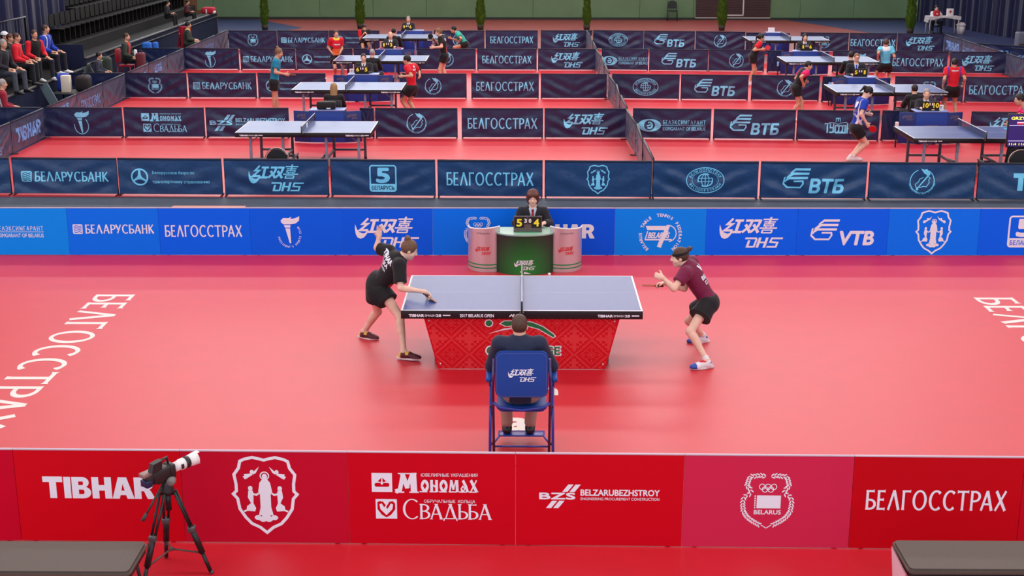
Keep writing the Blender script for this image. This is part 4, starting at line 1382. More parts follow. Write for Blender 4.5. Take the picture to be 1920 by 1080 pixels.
# ------------------------------------------------------------------ table tennis tables
M_TOP = mat('table_blue', (58, 80, 138), .33, .5, bump=.02, bscale=900)
M_LINE = mat('table_line', (226, 228, 232), .4)
M_APRON = mat('table_apron', (20, 20, 25), .4, .4)
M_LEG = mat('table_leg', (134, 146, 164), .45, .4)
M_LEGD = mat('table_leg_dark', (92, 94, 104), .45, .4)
M_RUB = mat('black_rubber_part', (18, 18, 20), .6)
m = bpy.data.materials.new('net_mesh'); m.use_nodes = True; MATS['net_mesh'] = m
nt = m.node_tree; b = nt.nodes['Principled BSDF']; b.inputs['Base Color'].default_value = rgb(40, 52, 96); b.inputs['Roughness'].default_value = .8
tr = nt.nodes.new('ShaderNodeBsdfTransparent'); mx = nt.nodes.new('ShaderNodeMixShader'); mx.inputs[0].default_value = .6
nt.links.new(tr.outputs[0], mx.inputs[1]); nt.links.new(b.outputs[0], mx.inputs[2]); nt.links.new(mx.outputs[0], nt.nodes['Material Output'].inputs['Surface'])
M_NET = m
TL, TW, TH = 2.74, 1.525, .76


def table(label, loc, rz, words=True, under=True, group='match tables'):
    r = thing('table_tennis_table', label, 'table tennis table', loc, rz, group)
    m = MB(); m.box((0, 0, TH-.011), (TL, TW, .022), bev=.003, seg=1); m.build('tabletop', M_TOP, r)
    m = MB(); z = TH+.0006
    for s in (-1, 1):
        m.box((0, s*(TW/2-.01), z), (TL, .02, .001)); m.box((s*(TL/2-.01), 0, z), (.02, TW-.04, .001))
    for s in (-1, 1): m.box((s*TL/4, 0, z), (TL/2-.03, .004, .001))
    m.build('white_lines', M_LINE, r)
    m = MB(); ah = .095; zc = TH-.002-ah/2
    for s in (-1, 1):
        m.box((0, s*(TW/2-.0095), zc), (TL+.002, .022, ah), bev=.002); m.box((s*(TL/2-.0095), 0, zc), (.022, TW-.04, ah), bev=.002)
    ap = m.build('apron', M_APRON, r)
    if words:
        g = Ink()
        for s in (-1, 1):
            x0 = (-1.28 if s < 0 else .86)
            g.join(Ink().text('TIBHAR', x0, -.0, .03, w=.17, align='l', bold=.07)); g.join(Ink().text('SMASH', x0+.18, 0, .026, w=.12, align='l', bold=.01)); g.join(Ink().text('28', x0+.31, 0, .028, w=.055, align='l', bold=.06))
            g.join(Ink().stroke([(x0+.385, .002), (x0+.47, .002)], .014))
        if words == 2:
            g.join(Ink().text('2017 BELARUS OPEN', -.51, 0, .036, w=.385, bold=.03)); g.join(Ink().stroke([(-.14, -.012), (-.115, .012), (-.1, -.01), (-.085, .02)], .012))
        zz = TH-.01-ah/2
        link('printed_words', g.mesh('printed_words', lambda a, b: (a, -(TW/2+.003), zz+b)), M_LET_W, ap)
    # net with posts
    n = MB(); hw = TW/2+.1525
    n.box((0, 0, TH+.07), (.004, 2*hw, .13)); nn = n.build('net', M_NET, r)
    MB().box((0, 0, TH+.1445), (.009, 2*hw, .016), bev=.003).build('net_band', mat('net_band', (224, 226, 230), .6), nn)
    for s in (-1, 1):
        p = MB(); p.tube([(0, s*hw, TH-.05), (0, s*hw, TH+.155)], .011, 10); p.tube([(0, s*hw, TH-.035), (0, s*(TW/2-.03), TH-.035)], .012, 8)
        p.box((0, s*(TW/2+.03), TH-.03), (.05, .06, .05), bev=.006); p.build('net_post', M_APRON, r)
    if under:
        zt = TH-.05
        for s in (-1, 1):
            for yy in (-.58, .56):
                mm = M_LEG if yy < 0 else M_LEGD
                for x in (1.1, .44):
                    l = MB(); l.box((s*x, yy, zt/2+.01), (.055, .045, zt-.02), bev=.005); l.build('leg', mm, r)
                l = MB(); l.box((s*.77, yy, .19), (.6, .035, .045), bev=.005); l.build('rail', mm, r); l = MB(); l.tube([(s*1.09, yy, .54), (s*.88, yy, .7)], .012, 6); l.build('brace', mm, r)
                MB().box((s*1.1, yy, .016), (.06, .06, .024), bev=.005).build('foot_pad', M_RUB, r)
            l = MB(); l.box((s*.44, 0, .19), (.04, 1.1, .04)); l.box((s*.3, -.02, .14), (.05, .7, .035), bev=.005); l.box((s*.37, -.02, .16), (.14, .05, .05)); l.build('wheel_bar', M_LEGD, r)
            for yy in (-.34, .3):
                wq = MB(); wq.lathe([(.001, -.016), (.042, -.016), (.05, -.01), (.05, .01), (.042, .016), (.001, .016)], (s*.3, yy, .052), 16, Matrix.Rotation(PI/2, 3, 'Y')); wq.box((s*.3, yy, .105), (.02, .035, .06))
                wq.build('caster', M_RUB, r)
    return r


main = table('large match table with black apron and red ornamented front between the two players', (0, 0, .004), 0, 2, False)
# red ornamented front hiding the trestle: a sloping sheet
SK_Y0, SK_Y1 = -.70, -.585
SKB, SKT = (.97, .0), (1.12, .655)


def sk(a, b):        # a: -1..1 across, b: 0..1 up
    w_ = SKB[0]+(SKT[0]-SKB[0])*b
    return Vector((a*w_, SK_Y1+(SK_Y0-SK_Y1)*b, .006+b*.66))


m = MB(); m.grid(lambda u, v: sk(u*2-1, v), 8, 6, False); m.grid(lambda u, v: sk(1-u*2, v)+Vector((0, .012, 0)), 8, 6, False)
skirt = m.build('front_panel', mat('skirt_red', (214, 20, 38), .5, .35), main); skirt['label'] = 'red front panel with woven ornament'


def skp(x, z):       # metres on the sheet
    b = (z-.006)/.66; return (x, SK_Y1+(SK_Y0-SK_Y1)*b-.003, z)


g = Ink()


def inside(x, z): return 0.015 < z < .65 and abs(x) < SKB[0]+(SKT[0]-SKB[0])*z/.66-.02


cell = .0155
T = 26
for ix in range(-74, 75):
    for iz in range(0, 43):
        x, z = ix*cell, .02+iz*cell
        if not inside(x, z): continue
        a = abs(((ix+13) % T)-13); bb = abs(((iz+2) % T)-13)
        s = a+bb; on = False
        if s in (12, 13, 8): on = True
        elif s <= 3: on = s != 2
        elif s in (5, 6): on = a == 0 or bb == 0 or a == bb
        elif s >= 16: on = (a//2+bb//2) % 2 == 0 or a >= 12 or bb >= 12
        if on: g.poly([(x-cell*.46, z-cell*.46), (x+cell*.46, z-cell*.46), (x+cell*.46, z+cell*.46), (x-cell*.46, z+cell*.46)])
link('ornament', g.mesh('ornament', lambda a, b: skp(a, b)), mat('skirt_ornament', (232, 66, 70), .5, .35), skirt)


def sk_mark(name, g, m, lift): link(name, g.mesh(name, lambda a, b: (skp(a, b)[0], skp(a, b)[1]-lift, b)), m, skirt)


cx0 = .02
sw = [(-.18, .555), (.02, .575), (.2, .52), (.36, .415), (.38, .43), (.36, .455), (.24, .545), (.12, .6), (-.02, .62), (-.2, .615), (-.24, .585)]
thin = [(-.39, .455), (-.2, .525), (0, .55), (.0, .535), (-.2, .505)]
gw = Ink()
for q in (sw,): gw.stroke(q, .022, True)
gw.poly(thin); gw.disc(-.375, .59, .05); gw.text('CHALLENGE', cx0, .245, .115, w=.86, bold=.1); gw.text('ITTF', .0, .385, .085, w=.36, bold=.1)
sk_mark('emblem_outline', gw, M_LET_W, .0015)
gg = Ink(); gg.poly(sw); gg.disc(-.375, .59, .036); gg.text('CHALLENGE', cx0, .245, .105, w=.84, bold=.03); sk_mark('emblem_green', gg, mat('emblem_green', (24, 132, 74), .5), .003)
gk = Ink(); gk.text('ITTF', .0, .385, .075, w=.345, bold=.03); sk_mark('emblem_black', gk, mat('emblem_black', (24, 22, 26), .5), .003)
for sx in (-1, 1):
    for b in (.1, .93):
        q = sk(sx*.955, b); MB().ball(q+Vector((0, -.006, 0)), .009, 8).build('screw_cap', M_LET_W, skirt)
    MB().box((sx*1.0, -.3, .34), (.05, .05, .66)).build('leg', M_LEGD, main); MB().box((sx*1.0, .5, .34), (.05, .05, .66)).build('leg', M_LEGD, main)
    MB().box((sx*.72, .1, .62), (.05, 1.2, .05)).build('rail', M_LEGD, main)

tabs = [((-4.42, 12.52, .004), 'empty match table with white net clip nearest in the left back courts'), ((-4.36, 19.13, .004), 'match table in front of the long-haired seated woman, left courts'),
        ((-4.2, 25.7, .004), 'match table behind the grey-haired official, third of the left courts'), ((-4.13, 32.75, .004), 'farthest match table of the left courts, under the rear conifer'),
        ((9.1, 12.0, .004), 'nearest match table of the right back courts, cut by the dark screen'), ((9.1, 18.9, .004), 'match table behind the player in blue and white, right courts'),
        ((9.1, 25.62, .004), 'third match table of the right courts, behind the bespectacled official'), ((9.08, 32.25, .004), 'farthest match table of the right courts, left of the dark-haired official')]
t0 = None
for loc, lab in tabs:
    if t0 is None: t0 = r = table(lab, loc, 0)
    else:
        r = copy_tree(t0); r.location = loc; r['label'] = lab
MB().box((-4.42+.0, 12.3, .83), (.02, .16, .09), bev=.003).build('paper_slip', M_LET_W, None)
tag(bpy.data.objects['paper_slip'], 'white paper slip hung over the net of the empty table', 'paper slip')

# balls
M_BALL = mat('ball_white', (240, 240, 236), .4)


def ball(p, lab): o = MB().ball((0, 0, 0), .02, 14).build('table_tennis_ball', M_BALL); o.location = p; tag(o, lab, 'ball', 'table tennis balls')


ball(tuple(atY(1030, 514.5, .86)), 'white ball in flight just beyond the far edge of the main table')
ball(tuple(atY(611, 147, 19.6)), 'white ball in flight above the left half of the second left table')
ball(tuple(atY(1624, 209.5, 13.0)), 'pale ball held in front of the player in blue and white')

# ------------------------------------------------------------------ umpire stand at the far side
def dhs_mat(n, c): return mat(n, c, .5)


m = bpy.data.materials.new('drum_print'); m.use_nodes = True; MATS['drum_print'] = m
nt = m.node_tree; b = nt.nodes['Principled BSDF']; tc = nt.nodes.new('ShaderNodeTexCoord')
mp = nt.nodes.new('ShaderNodeMapping'); mp.inputs['Location'].default_value = (0, .0, -.13); mp.inputs['Scale'].default_value = (1.9, .4, 1.7)
vl = nt.nodes.new('ShaderNodeVectorMath'); vl.operation = 'LENGTH'; rp = nt.nodes.new('ShaderNodeValToRGB')
rp.color_ramp.elements[0].position = .05; rp.color_ramp.elements[0].color = rgb(20, 150, 50); rp.color_ramp.elements[1].color = rgb(22, 34, 24)
for p_, c_ in ((.45, (6, 104, 40)), (.8, (12, 62, 30))):
    e = rp.color_ramp.elements.new(p_); e.color = rgb(*c_)
nt.links.new(tc.outputs['Object'], mp.inputs['Vector']); nt.links.new(mp.outputs['Vector'], vl.inputs[0]); nt.links.new(vl.outputs['Value'], rp.inputs['Fac']); nt.links.new(rp.outputs['Color'], b.inputs['Base Color'])
b.inputs['Roughness'].default_value = .4
M_DRUM = m
PC = (.045, 4.0, .004)
pod = thing('umpire_stand', 'green drum umpire stand with two silver wings behind the main table', 'umpire stand', PC)
A, Bq, PH = .46, .4, .6
arcx = [(A*math.cos(math.radians(a)), -Bq*math.sin(math.radians(a))) for a in np.linspace(180, 0, 33)]
m = MB(); m.grid(lambda u, v: Vector((-A*math.cos(PI*u), -Bq*math.sin(PI*u)**.8, v*(PH-.03)+.002)), 40, 2)
drum = m.build('drum', M_DRUM, pod)
lip = [(-(A+.012)*math.cos(PI*u), -(Bq+.012)*math.sin(PI*u)**.8) for u in np.linspace(0, 1, 33)]
MB().prism(lip[::-1]+[(-A-.012, .12), (A+.012, .12)][::1], .022, Matrix.Translation((0, 0, PH-.022)), .004).build('top', mat('stand_top', (150, 188, 170), .35, .5), pod)
MB().box((.03, -.13, PH+.003), (.32, .24, .005)).build('top_mat', mat('stand_green', (30, 160, 90), .5), pod)
def drum_pt(a, b_, lift=.004):
    return Vector((a, -Bq*math.sqrt(max(0, 1-(a/A)**2))**.8-lift, b_))
g = d_dhs(.31); link('printed_mark', g.mesh('printed_mark', lambda a, b_: Vector((a*1.0, drum_pt(a, 0)[1], .155+b_)), .03), M_LET_W, drum)
g = Ink(); g.poly([(-.06, .0), (.05, .0), (.0, .02), (-.05, .03)]); g.disc(-.1, .03, .012)
link('printed_ball', g.mesh('printed_ball', lambda a, b_: Vector((a+.04, drum_pt(a+.04, 0)[1], .02+b_)), .03), M_LET_W, drum)
M_SILV = mat('stand_silver', (206, 196, 200), .28, .6, metal=.55)
for s in (-1, 1):
    def wp(u, v, r=0., s=s):
        # half-round shell opening inwards, top slanting up towards the middle
        t = math.radians(180-130*u) if s < 0 else math.radians(130*u)
        x = s*.55+(.29+r)*math.cos(t); y = .06-(.31+r)*math.sin(t)
        top = .63+.085*(1-abs(x)/.84)
        return Vector((x, y, .002+v*(top-.002)))
    m = MB(); m.grid(lambda u, v: wp(u, v), 26, 6); m.grid(lambda u, v: wp(1-u, v, -.014), 26, 6)
    wing = m.build('wing', M_SILV, pod)
    m = MB(); m.tube([wp(i/26, 1, -.007) for i in range(27)], .012, 6); m.build('wing_rim', mat('stand_rim', (224, 226, 224), .3, .5), wing)
    for z in (.055, .105):
        m = MB(); m.grid(lambda u, v, z=z: Vector((wp(u, 0, .003)[0], wp(u, 0, .003)[1], z+.018*v)), 26, 1); m.build('green_band', mat('stand_band', (26, 144, 84), .5), wing)
    uc = .6
    def on(a, b_, z0, uc=uc, s=s):
        q = wp(uc+a/.66*(1 if s < 0 else -1), 0, .005); return Vector((q[0], q[1], z0+b_))
    link('printed_mark', d_dhs(.25).mesh('printed_mark', lambda a, b_: on(a, b_, .33), .025), mat('stand_red', (214, 40, 44), .5), wing)
    g = Ink(); g.text('2017 BELARUS OPEN', 0, 0, .022, w=.2, bold=.01)
    link('printed_words', g.mesh('printed_words', lambda a, b_: on(a, b_, .585), .025), mat('stand_words', (132, 124, 128), .5), wing)

M_DIG = mat('digit_yellow', (250, 236, 60), .5); M_DIGW = mat('digit_white', (240, 240, 240), .5); M_FLIP = mat('flip_black', (20, 20, 22), .5)


def scoreboard(label, loc, rz, l, sets, r_, k=1., body=None, group='flip scoreboards'):
    r = thing('scoreboard', label, 'scoreboard', loc, rz, group)
    bm_ = body or M_FLIP
    M = Matrix.Translation((0, 0, 0)) @ Matrix.Rotation(math.radians(-8), 4, 'X')
    m = MB(); m.prism([(-.19*k, 0), (.19*k, 0), (.19*k, .21*k), (-.19*k, .21*k)], .006, Matrix.Translation((0, -.03*k, 0)) @ STAND); m.prism([(-.19*k, 0), (.19*k, 0), (.19*k, .012*k), (-.19*k, .012*k)], .12*k, Matrix.Translation((0, .06*k, 0)) @ STAND)
    m.build('stand', bm_, r)
    for x, t, w_, h_, mm in ((-.115, l, .13, .15, M_DIG), (.115, r_, .13, .15, M_DIG), (-.03, sets[0], .045, .1, M_DIGW), (.03, sets[1], .045, .1, M_DIGW)):
        zc = .125*k if mm is M_DIG else .15*k
        c = MB().box((x*k, -.041*k, zc), (w_*k, .006, h_*k), bev=.002, seg=1).build('flip_card', M_FLIP, r)
        g = Ink(); hh = .1*k if mm is M_DIG else .055*k
        g.text(t, 0, 0, hh, w=(.066*k if len(t) == 1 else .115*k) if mm is M_DIG else .03*k, bold=.05)
        if t == '1': g = Ink(); g.text(t, 0, 0, hh, w=hh*.4, bold=.05)
        link('digit', g.mesh('digit', lambda a, b_, x=x, zc=zc: (x*k+a, -.041*k-.005, zc+b_)), mm, c)
        for q in (-.3, .3):
            m = MB(); m.tube([(x*k+w_*k*q+.011*math.cos(a), -.036*k, .205*k+.011*math.sin(a)) for a in np.linspace(0, 2*PI, 9)[:-1]], .0022, 5, True); m.build('ring', M_LEG, c)
    return r


scoreboard('flip scoreboard reading five to four on the green umpire stand', (.05+.035, 3.84, PH+.012), 0, '5', '30', '4', 1.08, mat('score_silver', (120, 112, 108), .3, metal=.6))

# ------------------------------------------------------------------ chairs
M_BLUE = mat('pad_blue', (8, 66, 150), .5, .4, bump=.08, bscale=150)
M_BTUBE = mat('tube_blue', (36, 62, 160), .35, .5, coat=.3)
M_PTUBE = mat('tube_purple', (58, 34, 92), .35, .5, coat=.3)
CHX, CHY = .0, -3.28
ch = thing('umpire_chair', 'blue folding umpire chair with padded back at the near side of the main court', 'chair', (CHX, CHY, .004))
m = MB(); m.prism(rrect(.5, .46, .07, 6), .05, Matrix.Translation((0, -.16, .945)) @ STAND, .018)
for f in m.bm.faces: f.smooth = False
pad = m.build('backrest', M_BLUE, ch)
g = Ink(); g.stroke(rrect(.47, .43, .06, 6), .003, True); link('stitching', g.mesh('stitching', lambda a, b_: (a, -.2115, .945+b_)), mat('stitch', (120, 110, 160), .6), pad)
link('printed_mark', d_dhs(.265).mesh('printed_mark', lambda a, b_: (a+.005, -.212, .945+b_)), M_LET_W, pad)
m = MB(); m.prism(rrect(.48, .44, .08, 6), .05, Matrix.Translation((0, .12, .53)), .018); m.build('seat', M_BLUE, ch)
for s in (-1, 1):
    m = MB(); m.tube([(s*.272, .2, .005), (s*.272, -.02, .48), (s*.272, -.17, .8), (s*.262, -.19, 1.1)], .014, 8); m.build('leg', M_PTUBE, ch)
    m = MB(); m.tube([(s*.3, -.26, .005), (s*.3, .02, .56), (s*.3, .16, .82)], .014, 8); m.build('leg', M_BTUBE, ch)
    m = MB(); m.box((s*.31, .02, .87), (.06, .34, .045), bev=.018, seg=3); m.tube([(s*.3, -.12, .8), (s*.305, -.1, .86)], .01, 6); m.tube([(s*.3, .16, .8), (s*.305, .14, .86)], .01, 6); m.build('armrest', M_BLUE, ch)
    m = MB(); m.ball((s*.287, -.03, .56), .018, 8); m.ball((s*.287, .17, .1), .016, 8); m.build('hinge', M_RUB, ch)
m = MB(); m.tube([(-.27, -.1, .63), (-.2, -.13, .59), (0, -.15, .57), (.2, -.13, .59), (.27, -.1, .63)], .016, 8); m.build('seat_rail', M_BTUBE, ch)
m = MB(); m.tube([(-.27, .2, .06), (.27, .2, .06)], .01, 6); m.tube([(-.3, -.24, .045), (.3, -.24, .045)], .01, 6); m.build('stretcher', M_BTUBE, ch)
m = MB(); m.box((0, .44, .1), (.44, .14, .014), bev=.004)
for s in (-1, 1): m.tube([(s*.27, .19, .1), (s*.225, .3, .12), (s*.225, .5, .1)], .01, 6)
m.build('footrest', M_BTUBE, ch)


def round_chair(label, loc, rz, cat_name='black_chair'):
    r = thing(cat_name, label, 'chair', loc, rz, 'black coach chairs')
    mk = mat('chair_black', (22, 23, 26), .6); mc = mat('chair_chrome', (190, 160, 150), .25, metal=.8)
    pts = [(-.2, .5), (-.2, .62)] + arcpts(0, .62, .2, .19, 180, 0, 14) + [(.2, .5)]
    MB().prism(pts, .03, Matrix.Translation((0, -.2, 0)) @ STAND, .006).build('backrest', mk, r)
    MB().prism(rrect(.42, .42, .08), .05, Matrix.Translation((0, .02, .43)), .012).build('seat', mk, r)
    q = [(-.225, .45), (-.225, .62)] + arcpts(0, .62, .225, .215, 180, 0, 14) + [(.225, .45)]
    MB().tube([(x, -.215, z) for x, z in q], .01, 8).build('back_frame', mc, r)
    for sx in (-1, 1):
        for y0, y1 in ((-.215, -.26), (.2, .24)): MB().tube([(sx*.215, y0, .46), (sx*.225, y1, .003)], .011, 8).build('leg', mc if y0 < 0 else mk, r)
    return r


round_chair('black round-backed chair behind the front navy barrier under the empty table', (-4.56, 9.75, .004), 0)
round_chair('black round-backed chair below the dark score screen at the right edge', (9.2, 9.72, .004), .1)
bc = thing('metal_chair', 'dark chair standing alone against the green wall', 'chair', (6.97, 49.1, .002), 0)
mk = mat('chair_dark_green', (34, 46, 42), .5)
MB().prism([(-.2, .55), (-.2, .75)]+arcpts(0, .75, .2, .16, 180, 0, 10)+[(.2, .55)], .03, Matrix.Translation((0, .22, 0)) @ STAND, .005).build('backrest', mk, bc)
MB().prism(rrect(.44, .42, .06), .04, Matrix.Translation((0, 0, .43)), .01).build('seat', mk, bc)
for sx in (-1, 1):
    for y in (-.2, .22): MB().tube([(sx*.2, y*.95, .9 if y > 0 else .45), (sx*.23, y, .0)], .014, 6).build('leg', mk, bc)

# ------------------------------------------------------------------ near side: benches, camera on tripod
M_BENCH = mat('bench_vinyl', (80, 74, 66), .5, .4, bump=.06, bscale=180, vary=.05, vscale=60)
M_BLK = mat('black_metal', (16, 17, 22), .45, .5)


def bench(label, x0, x1, y0, y1, z=.45, sheet=False):
    cx, cy = (x0+x1)/2, (y0+y1)/2
    r = thing('bench', label, 'bench', (cx, cy, .004), 0, 'padded benches')
    m = MB(); m.prism(rrect(x1-x0, y1-y0, .05, 5), .05, Matrix.Translation((0, 0, z-.05)), .016); m.build('seat_pad', M_BENCH, r)
    m = MB(); m.prism(rrect(x1-x0-.02, y1-y0-.02, .05, 5), .022, Matrix.Translation((0, 0, z-.074))); m.build('seat_frame', M_BLK, r)
    for sx in (-1, 1):
        for sy in (-1, 1):
            MB().tube([(sx*((x1-x0)/2-.1), sy*((y1-y0)/2-.06), z-.07), (sx*((x1-x0)/2-.05), sy*((y1-y0)/2-.04), .003)], .014, 8).build('leg', M_BLK, r)
    return r


bench('grey padded bench at the lower left beside the tripod', -4.35, -2.885, -6.5, -5.98)
bench('grey padded bench at the lower right with a paper sheet on its end', 2.87, 4.3, -6.4, -5.9)
sheet = MB(); sheet.quad((2.862, -6.36, .39), (2.866, -5.93, .415), (2.855, -6.1, .12), (2.852, -6.26, .13))
sheet.quad((2.860, -6.26, .13), (2.863, -6.1, .12), (2.874, -5.93, .415), (2.870, -6.36, .39))
tag(sheet.build('paper_sheet', mat('paper_pink', (222, 190, 200), .6)), 'white paper sheet hanging from the end of the right bench', 'paper sheet')

tp0 = np.array([-2.80, -5.65, 0.])
tri = thing('tripod', 'black video tripod standing in front of the red boards at left', 'tripod', tuple(tp0+np.array([0, 0, .004])))
apex = np.array([.0, .0, .72])
feet = [np.array([-.17, -.32, 0]), np.array([-.125, .27, 0]), np.array([.31, .0, 0])]
for fpt in feet:
    l = MB(); fpt = np.array(fpt)
    out = nrm(np.array([fpt[0], fpt[1], 0])); sd = np.array([-out[1], out[0], 0])
    a0 = apex+out*.06; mid = lerp(a0, fpt, .45)
    for s in (-1, 1): l.tube([a0+sd*s*.025, mid+sd*s*.018], .011, 8)
    l.build('leg', mat('tripod_black', (20, 20, 22), .4, .5), tri)
    q = MB(); q.tube([lerp(a0, fpt, .42), lerp(a0, fpt, .74)], .026, 8); q.tube([lerp(a0, fpt, .74), lerp(a0, fpt, .97)], .017, 8); q.build('lower_leg', mat('tripod_black', (20, 20, 22)), tri)
    q = MB(); q.box(tuple(mid), (.06, .06, .05), bev=.008); q.build('clamp', mat('tripod_grey', (90, 90, 92), .4, metal=.5), tri)
    q = MB(); q.ball(tuple(fpt+np.array([0, 0, .018])), .018, 8); q.build('foot_tip', mat('tripod_grey', (90, 90, 92)), tri)
q = MB(); hub = np.array([.0, 0, .22])
for fpt in feet: q.tube([hub, lerp(apex, fpt, .74)], .008, 6)
q.ball(tuple(hub), .02, 8); q.build('spreader', mat('tripod_brown', (92, 72, 66), .5), tri)
q = MB(); q.lathe([(.001, 0), (.055, 0), (.058, .03), (.04, .08), (.04, .12), (.001, .12)], tuple(apex-np.array([0, 0, .02])), 16); q.tube([apex, apex-np.array([0, 0, .16])], .025, 10); q.build('head', mat('tripod_black', (20, 20, 22)), tri)
q = MB(); q.lathe([(.001, -.025), (.034, -.025), (.034, .025), (.001, .025)], tuple(apex+np.array([.045, -.03, .1])), 14, Matrix.Rotation(PI/2, 3, 'X')); q.build('tilt_knob', mat('tripod_grey2', (128, 122, 118), .45), tri)
q = MB(); q.tube([apex+np.array([-.02, -.03, .08]), apex+np.array([-.13, -.16, -.12])], .009, 8); q.tube([apex+np.array([-.13, -.16, -.12]), apex+np.array([-.16, -.19, -.17])], .015, 8); q.build('pan_handle', mat('tripod_grey3', (58, 54, 54), .5), tri)

vc = thing('video_camera', 'professional video camera with long white lens on the tripod', 'camera', tuple(tp0+apex+np.array([-.02, -.02, .115]))); vc.scale = (.78, .78, .78)
ang = .88; ca, sa = math.cos(ang), math.sin(ang)
DV = nrm(np.array([ca, sa*1.0, .06])); SV = np.array([-DV[1], DV[0], 0]); SV = nrm(SV); UV = np.cross(DV, SV)
MC = Matrix(((DV[0], SV[0], UV[0]), (DV[1], SV[1], UV[1]), (DV[2], SV[2], UV[2])))
CV = lambda x, y, z: tuple(DV*x+SV*y+UV*z)
M_CAM = mat('camera_black', (24, 23, 25), .4, .5); M_LENS = mat('lens_white', (232, 232, 228), .4, .5)
q = MB(); q.box(CV(-.02, 0, .07), (.24, .12, .13), MC, .012); q.box(CV(-.16, 0, .06), (.1, .1, .11), MC, .01); q.box(CV(.09, 0, .07), (.06, .14, .15), MC, .015); q.box(CV(0, 0, -.002), (.18, .09, .03), MC, .006); q.build('body', M_CAM, vc)
q = MB(); q.box(CV(-.19, 0, .13), (.12, .085, .045), MC, .008); q.build('rear_plate', mat('camera_plate', (150, 128, 122), .4, metal=.4), vc)
q = MB(); q.box(CV(-.2, -.005, .035), (.07, .11, .07), MC, .008); q.build('battery', mat('camera_blue', (20, 34, 70), .4), vc)
q = MB(); q.tube([CV(-.06, 0, .15), CV(-.05, 0, .21), CV(.07, 0, .215), CV(.08, 0, .15)], .012, 8); q.build('top_handle', mat('camera_handle', (64, 56, 54), .4, metal=.3), vc)
q = MB(); q.prism([(-.06, 0), (.06, 0), (.08, .1), (-.03, .09)], .07, Matrix.Translation(CV(-.12, -.02, .15)) @ MC.to_4x4() @ Matrix.Rotation(PI/2, 4, 'X')); q.build('viewfinder', M_CAM, vc)
RL = MC @ Matrix.Rotation(PI/2, 3, 'Y')
q = MB(); q.lathe([(.001, 0), (.05, 0), (.052, .08), (.06, .1), (.06, .15), (.001, .15)], CV(.115, 0, .075), 20, RL); ln = q.build('lens', M_LENS, vc)
q = MB(); q.lathe([(.056, 0), (.062, 0), (.062, .05), (.056, .05)], CV(.265, 0, .075), 20, RL); q.build('focus_ring', M_CAM, ln)
q = MB(); q.lathe([(.05, .0), (.06, 0), (.07, .1), (.066, .1), (.05, .012)], CV(.315, 0, .075), 20, RL)
for a in (0, PI): q.lathe([(.068, .095), (.071, .13), (.067, .13), (.066, .095)], CV(.315, 0, .075), 8, RL, a-.5, a+.5)
q.build('lens_hood', M_LENS, ln)
q = MB(); q.box(CV(.21, -.058, .075), (.03, .012, .05), MC, .003); q.build('lens_switch', M_CAM, ln)

# ------------------------------------------------------------------ umpire desks of the back courts
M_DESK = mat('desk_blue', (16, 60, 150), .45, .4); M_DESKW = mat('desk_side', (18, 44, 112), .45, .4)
M_DTOP = mat('desk_top', (110, 132, 188), .35, .5); M_DLOGO = mat('desk_logo', (110, 100, 112), .5)


def desk(label, x0, x1, y, marks=True):
    L = x1-x0; c = (x0+x1)/2
    r = thing('umpire_desk', label, 'desk', (c, y, .004), 0, 'blue umpire desks')
    cw = L*.5; sw_ = L*.26
    MB().box((0, 0, .37), (cw, .02, .7), bev=.004).build('front_panel', M_DESK, r)
    for s in (-1, 1):
        a = s*.28
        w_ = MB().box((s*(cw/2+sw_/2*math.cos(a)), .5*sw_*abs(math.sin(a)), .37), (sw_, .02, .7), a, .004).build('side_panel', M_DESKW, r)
        if marks:
            g = d_dhs(.24)
            link('printed_mark', g.mesh('printed_mark', lambda p_, q_, s=s, a=a: (s*(cw/2+sw_/2*math.cos(a))+p_*math.cos(a), .5*sw_*abs(math.sin(a))+p_*math.sin(a)-.012, .6+q_)), M_DLOGO, w_)
    MB().box((0, .2, .735), (cw*1.05, .44, .025), bev=.006).build('top', M_DTOP, r)
    if marks: link('printed_mark', d_dhs(.36).mesh('printed_mark', lambda p_, q_: (p_, -.0115, .36+q_)), M_DLOGO, r)
    return r


def desk_at(px0, px1, py_top, Y, label): return desk(label, atY(px0, py_top, Y)[0], atY(px1, py_top, Y)[0], Y)


DK = {}
for key, a, b_, py, Y, lab in (('LB', 549, 676, 206, 15.0, 'blue umpire desk behind the empty table, nearest of the left courts'), ('LC', 624, 736, 138, 21.7, 'blue umpire desk with six and five scoreboard'),
                               ('LD', 688, 776, 92, 28.5, 'blue umpire desk of the bald official in the fourth left row'), ('LE', 744, 810, 58, 35.2, 'blue umpire desk of the official under the green wall'),
                               ('RB', 1689, 1808, 209, 15.0, 'blue umpire desk with ten and ten scoreboard'), ('RC', 1562, 1672, 144, 21.3, 'blue umpire desk of the bespectacled official'),
                               ('RD', 1466, 1556, 96, 28.1, 'blue umpire desk of the dark-haired woman'), ('RE', 1424, 1482, 60, 34.6, 'blue umpire desk with a white card stand')):
    DK[key] = (desk_at(a, b_, py, Y, lab), Y)


def on_desk(key, px, dy=.12):
    Y = DK[key][1]+dy; return (float(atX_on(px, Y, .755)[0]), Y, .7525)


def atX_on(px, Y, z):
    """the point at distance Y and height z that is seen in picture column px"""
    lo, hi = -400., 1400.
    for _ in range(50):
        m_ = (lo+hi)/2
        if atY(px, m_, Y)[2] > z: lo = m_
        else: hi = m_
    return atY(px, lo, Y)


